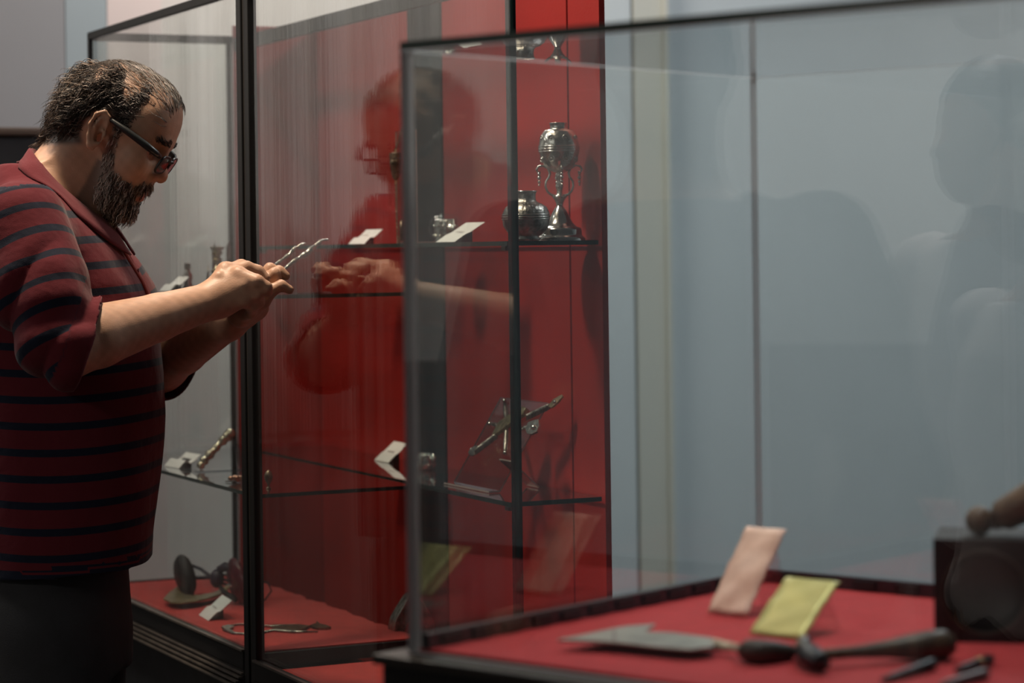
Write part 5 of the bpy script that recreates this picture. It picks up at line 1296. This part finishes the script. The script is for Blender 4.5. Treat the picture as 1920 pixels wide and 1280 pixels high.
# ---- eyeglasses (head frame)
def spectacles():
    g = empty('eyeglasses'); g.parent = man; g['label'] = 'black rectangular eyeglasses slid down the nose'
    blk = mat('spectacle_frame', (0.010,0.012,0.013), 0.35)
    def H(p): return tuple(float(q) for q in h2m([p])[0])
    tilt = Matrix.Rotation(math.radians(10), 3, 'Y')
    for sy in (-1, 1):
        cx, cy, cz = 0.138, sy*0.033, -0.006
        pts = []; n = 32
        for i in range(n):
            a = 2*math.pi*i/n; ca, sa = math.cos(a), math.sin(a)
            q = (abs(ca)**4 + abs(sa)**4)**(-0.25)
            v = tilt @ Vector((0, 0.0245*q*ca, 0.0155*q*sa)); pts.append((cx + v.x - 0.10*abs(cy+v.y-0.0)*0.9*(abs(cy+v.y) > 0.0), cy + v.y, cz + v.z))
        rim = MB().tube([H(p) for p in pts], 0.0023, 8, closed=True).build('rim', blk, g, smooth=True)
        c = sum((Vector(H(p)) for p in pts), Vector())/n
        lens = MB(); vs = [c] + [Vector(H(p)).lerp(c, 0.03) for p in pts]
        lens.add(vs, [(0, 1+i, 1+(i+1) % n) for i in range(n)]); ln = lens.build('lens', M['lens'], rim); sm = ln.modifiers.new('thick', 'SOLIDIFY'); sm.thickness = 0.0015
        hinge = (0.129, sy*0.060, 0.006)
        tp = [hinge, (0.122, sy*0.071, 0.009), (0.10, sy*0.079, 0.014), (0.05, sy*0.0835, 0.022), (0.012, sy*0.0845, 0.027), (-0.006, sy*0.0835, 0.024), (-0.022, sy*0.082, 0.006)]
        MB().tube([H(p) for p in tp], [0.0040,0.0058,0.0064,0.0058,0.0040,0.0025,0.0025], 10).build('temple', blk, g, smooth=True)
    MB().tube([H(p) for p in ((0.136,-0.011,-0.002),(0.1425,-0.005,0.003),(0.1425,0.005,0.003),(0.136,0.011,-0.002))], 0.0026, 8).build('bridge', blk, g, smooth=True)
M['lens'] = glass('lens', (0.88,0.86,0.86), boost=1.8)
spectacles()
# ------------------------------------------------------------------ visitors left of the camera, seen only mirrored in the vitrine glass
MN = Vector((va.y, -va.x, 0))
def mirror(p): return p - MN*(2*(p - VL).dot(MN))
def visitor(label, head, zv, face, shirt_m, hairc, girth=1.0, group=None, seed=0):
    h = mirror(W(head[0], head[1], zv)); z0 = h.z
    k = (z0 + 0.115)/1.72
    r = empty('person', (h.x, h.y, 0), face); tag(r, label, 'person', group)
    S = lambda *a: tuple(q*k for q in a)
    s = Sdf()
    hz = 1.60
    s.ell(S(0.0,0,hz), S(0.095,0.075,0.115)).ell(S(0.055,0,hz-0.05), S(0.045,0.050,0.070), 0.03).cone(S(0.088,0,hz), S(0.112,0,hz-0.035), 0.008, 0.012, 0.01)
    for y in (-1, 1): s.ell(S(0.0,y*0.08,hz-0.01), S(0.017,0.009,0.03), 0.006); s.ell(S(0.092,y*0.032,hz+0.005), S(0.016,0.018,0.010), 0.008, '-')
    s.ell(S(0.098,0,hz-0.075), S(0.008,0.022,0.005), 0.008)
    s.cone(S(-0.02,0,hz-0.05), S(-0.03,0,hz-0.20), 0.056*k, 0.064*k, 0.02)
    tz = [q*k for q in (0.90,1.0,1.12,1.25,1.34,1.40,1.44)]; rx = [q*k*girth for q in (0.115,0.115,0.122,0.120,0.110,0.085,0.055)]; ry = [q*k for q in (0.165,0.165,0.175,0.195,0.195,0.15,0.07)]
    s.loft(tz, [-0.01*k]*7, [q-0.008 for q in rx], [q-0.008 for q in ry], k=0.03)
    for y in (-1, 1): s.chain([S(-0.01,y*0.20,1.36), S(-0.06,y*0.27,1.08), S(0.03,y*0.20,0.90)], [0.045*k,0.038*k,0.028*k], 0.03); s.cone(S(0.0,y*0.09,0.90), S(0.0,y*0.10,0.10), 0.07*k, 0.04*k, 0.03)
    V, F = surface(s, (-0.2*k,-0.36*k,0.0), (0.2*k,0.36*k,1.76*k), 0.013); V = relax(V, F, 1, 0.4)
    np_obj('body', V, F, M['visitor_skin'], r, True)
    sh = Sdf(); sh.loft(tz, [-0.01*k]*7, rx, ry, k=0.03)
    for y in (-1, 1): sh.chain([S(-0.01,y*0.19,1.37), S(-0.06,y*0.27,1.08), S(0.01,y*0.22,0.94)], [0.066*k,0.056*k,0.048*k], 0.03)
    fo = lambda P: 0.006*np.sin(24*P[:,2]+13*P[:,1]+seed) + 0.005*np.sin(31*P[:,1]-9*P[:,2])
    V, F = surface(lambda P: sh(P)-fo(P), (-0.24*k,-0.38*k,0.84*k), (0.24*k,0.38*k,1.48*k), 0.015); V = relax(V, F, 2, 0.5)
    V, F, _ = keep(V, F, (V[:,2] > 0.905*k) & ((V[:,2] < 1.425*k) | (np.abs(V[:,1]) > 0.09*k)))
    o = np_obj('shirt', V, F, shirt_m, r, True); sd = o.modifiers.new('thick', 'SOLIDIFY'); sd.thickness = 0.004; sd.offset = 1
    t = Sdf(); t.loft([q*k for q in (0.80,0.86,0.92,0.97)], [-0.01*k]*4, [q*k*girth for q in (0.10,0.112,0.112,0.108)], [q*k for q in (0.165,0.17,0.168,0.160)], k=0.02)
    for y in (-1, 1): t.chain([S(-0.01,y*0.09,0.86), S(0.0,y*0.095,0.48), S(-0.02,y*0.10,0.05)], [0.092*k,0.07*k,0.055*k], 0.03)
    V, F = surface(t, (-0.2*k,-0.26*k,0.0), (0.2*k,0.26*k,1.0*k), 0.018); V = relax(V, F, 2, 0.5)
    np_obj('trousers', V, F, M['visitor_trousers'], r, True)
    for y in (-0.10, 0.10):
        q = Sdf(); q.ell(S(-0.05,y,0.04), S(0.055,0.042,0.045)).ell(S(0.06,y,0.032), S(0.10,0.045,0.034), 0.03)
        V, F = surface(q, S(-0.15,y-0.1,-0.02), S(0.2,y+0.1,0.12), 0.012); V[:,2] = np.maximum(V[:,2], 0.001); np_obj('shoe', V, F, M['black_base'], r, True)
    hh = Sdf(); hh.ell(S(-0.008,0,hz+0.012), S(0.101,0.083,0.118))
    hh.fn(lambda P: -(P @ np.array([-0.80,0,0.60]) - (hz+0.005)*0.60*k + 0.0*k), 0.01, '-') if False else None
    V, F = surface(hh, S(-0.15,-0.12,hz-0.15), S(0.15,0.12,hz+0.16), 0.008)
    V, F, _ = keep(V, F, (V[:,2]-(hz+0.055)*k > 1.4*(V[:,0]-0.075*k)) & (V[:,2] > (hz-0.06)*k))
    np_obj('hair', V, F, mat('visitor_hair', hairc, 0.5, bump=0.8, bscale=160, stretch=(1,1,0.2)), r, True)
    return r
M['visitor_skin'] = mat('visitor_skin', (0.36,0.20,0.13), 0.5)
M['visitor_trousers'] = mat('visitor_trousers', (0.02,0.022,0.03), 0.85)
mang = lambda a: a
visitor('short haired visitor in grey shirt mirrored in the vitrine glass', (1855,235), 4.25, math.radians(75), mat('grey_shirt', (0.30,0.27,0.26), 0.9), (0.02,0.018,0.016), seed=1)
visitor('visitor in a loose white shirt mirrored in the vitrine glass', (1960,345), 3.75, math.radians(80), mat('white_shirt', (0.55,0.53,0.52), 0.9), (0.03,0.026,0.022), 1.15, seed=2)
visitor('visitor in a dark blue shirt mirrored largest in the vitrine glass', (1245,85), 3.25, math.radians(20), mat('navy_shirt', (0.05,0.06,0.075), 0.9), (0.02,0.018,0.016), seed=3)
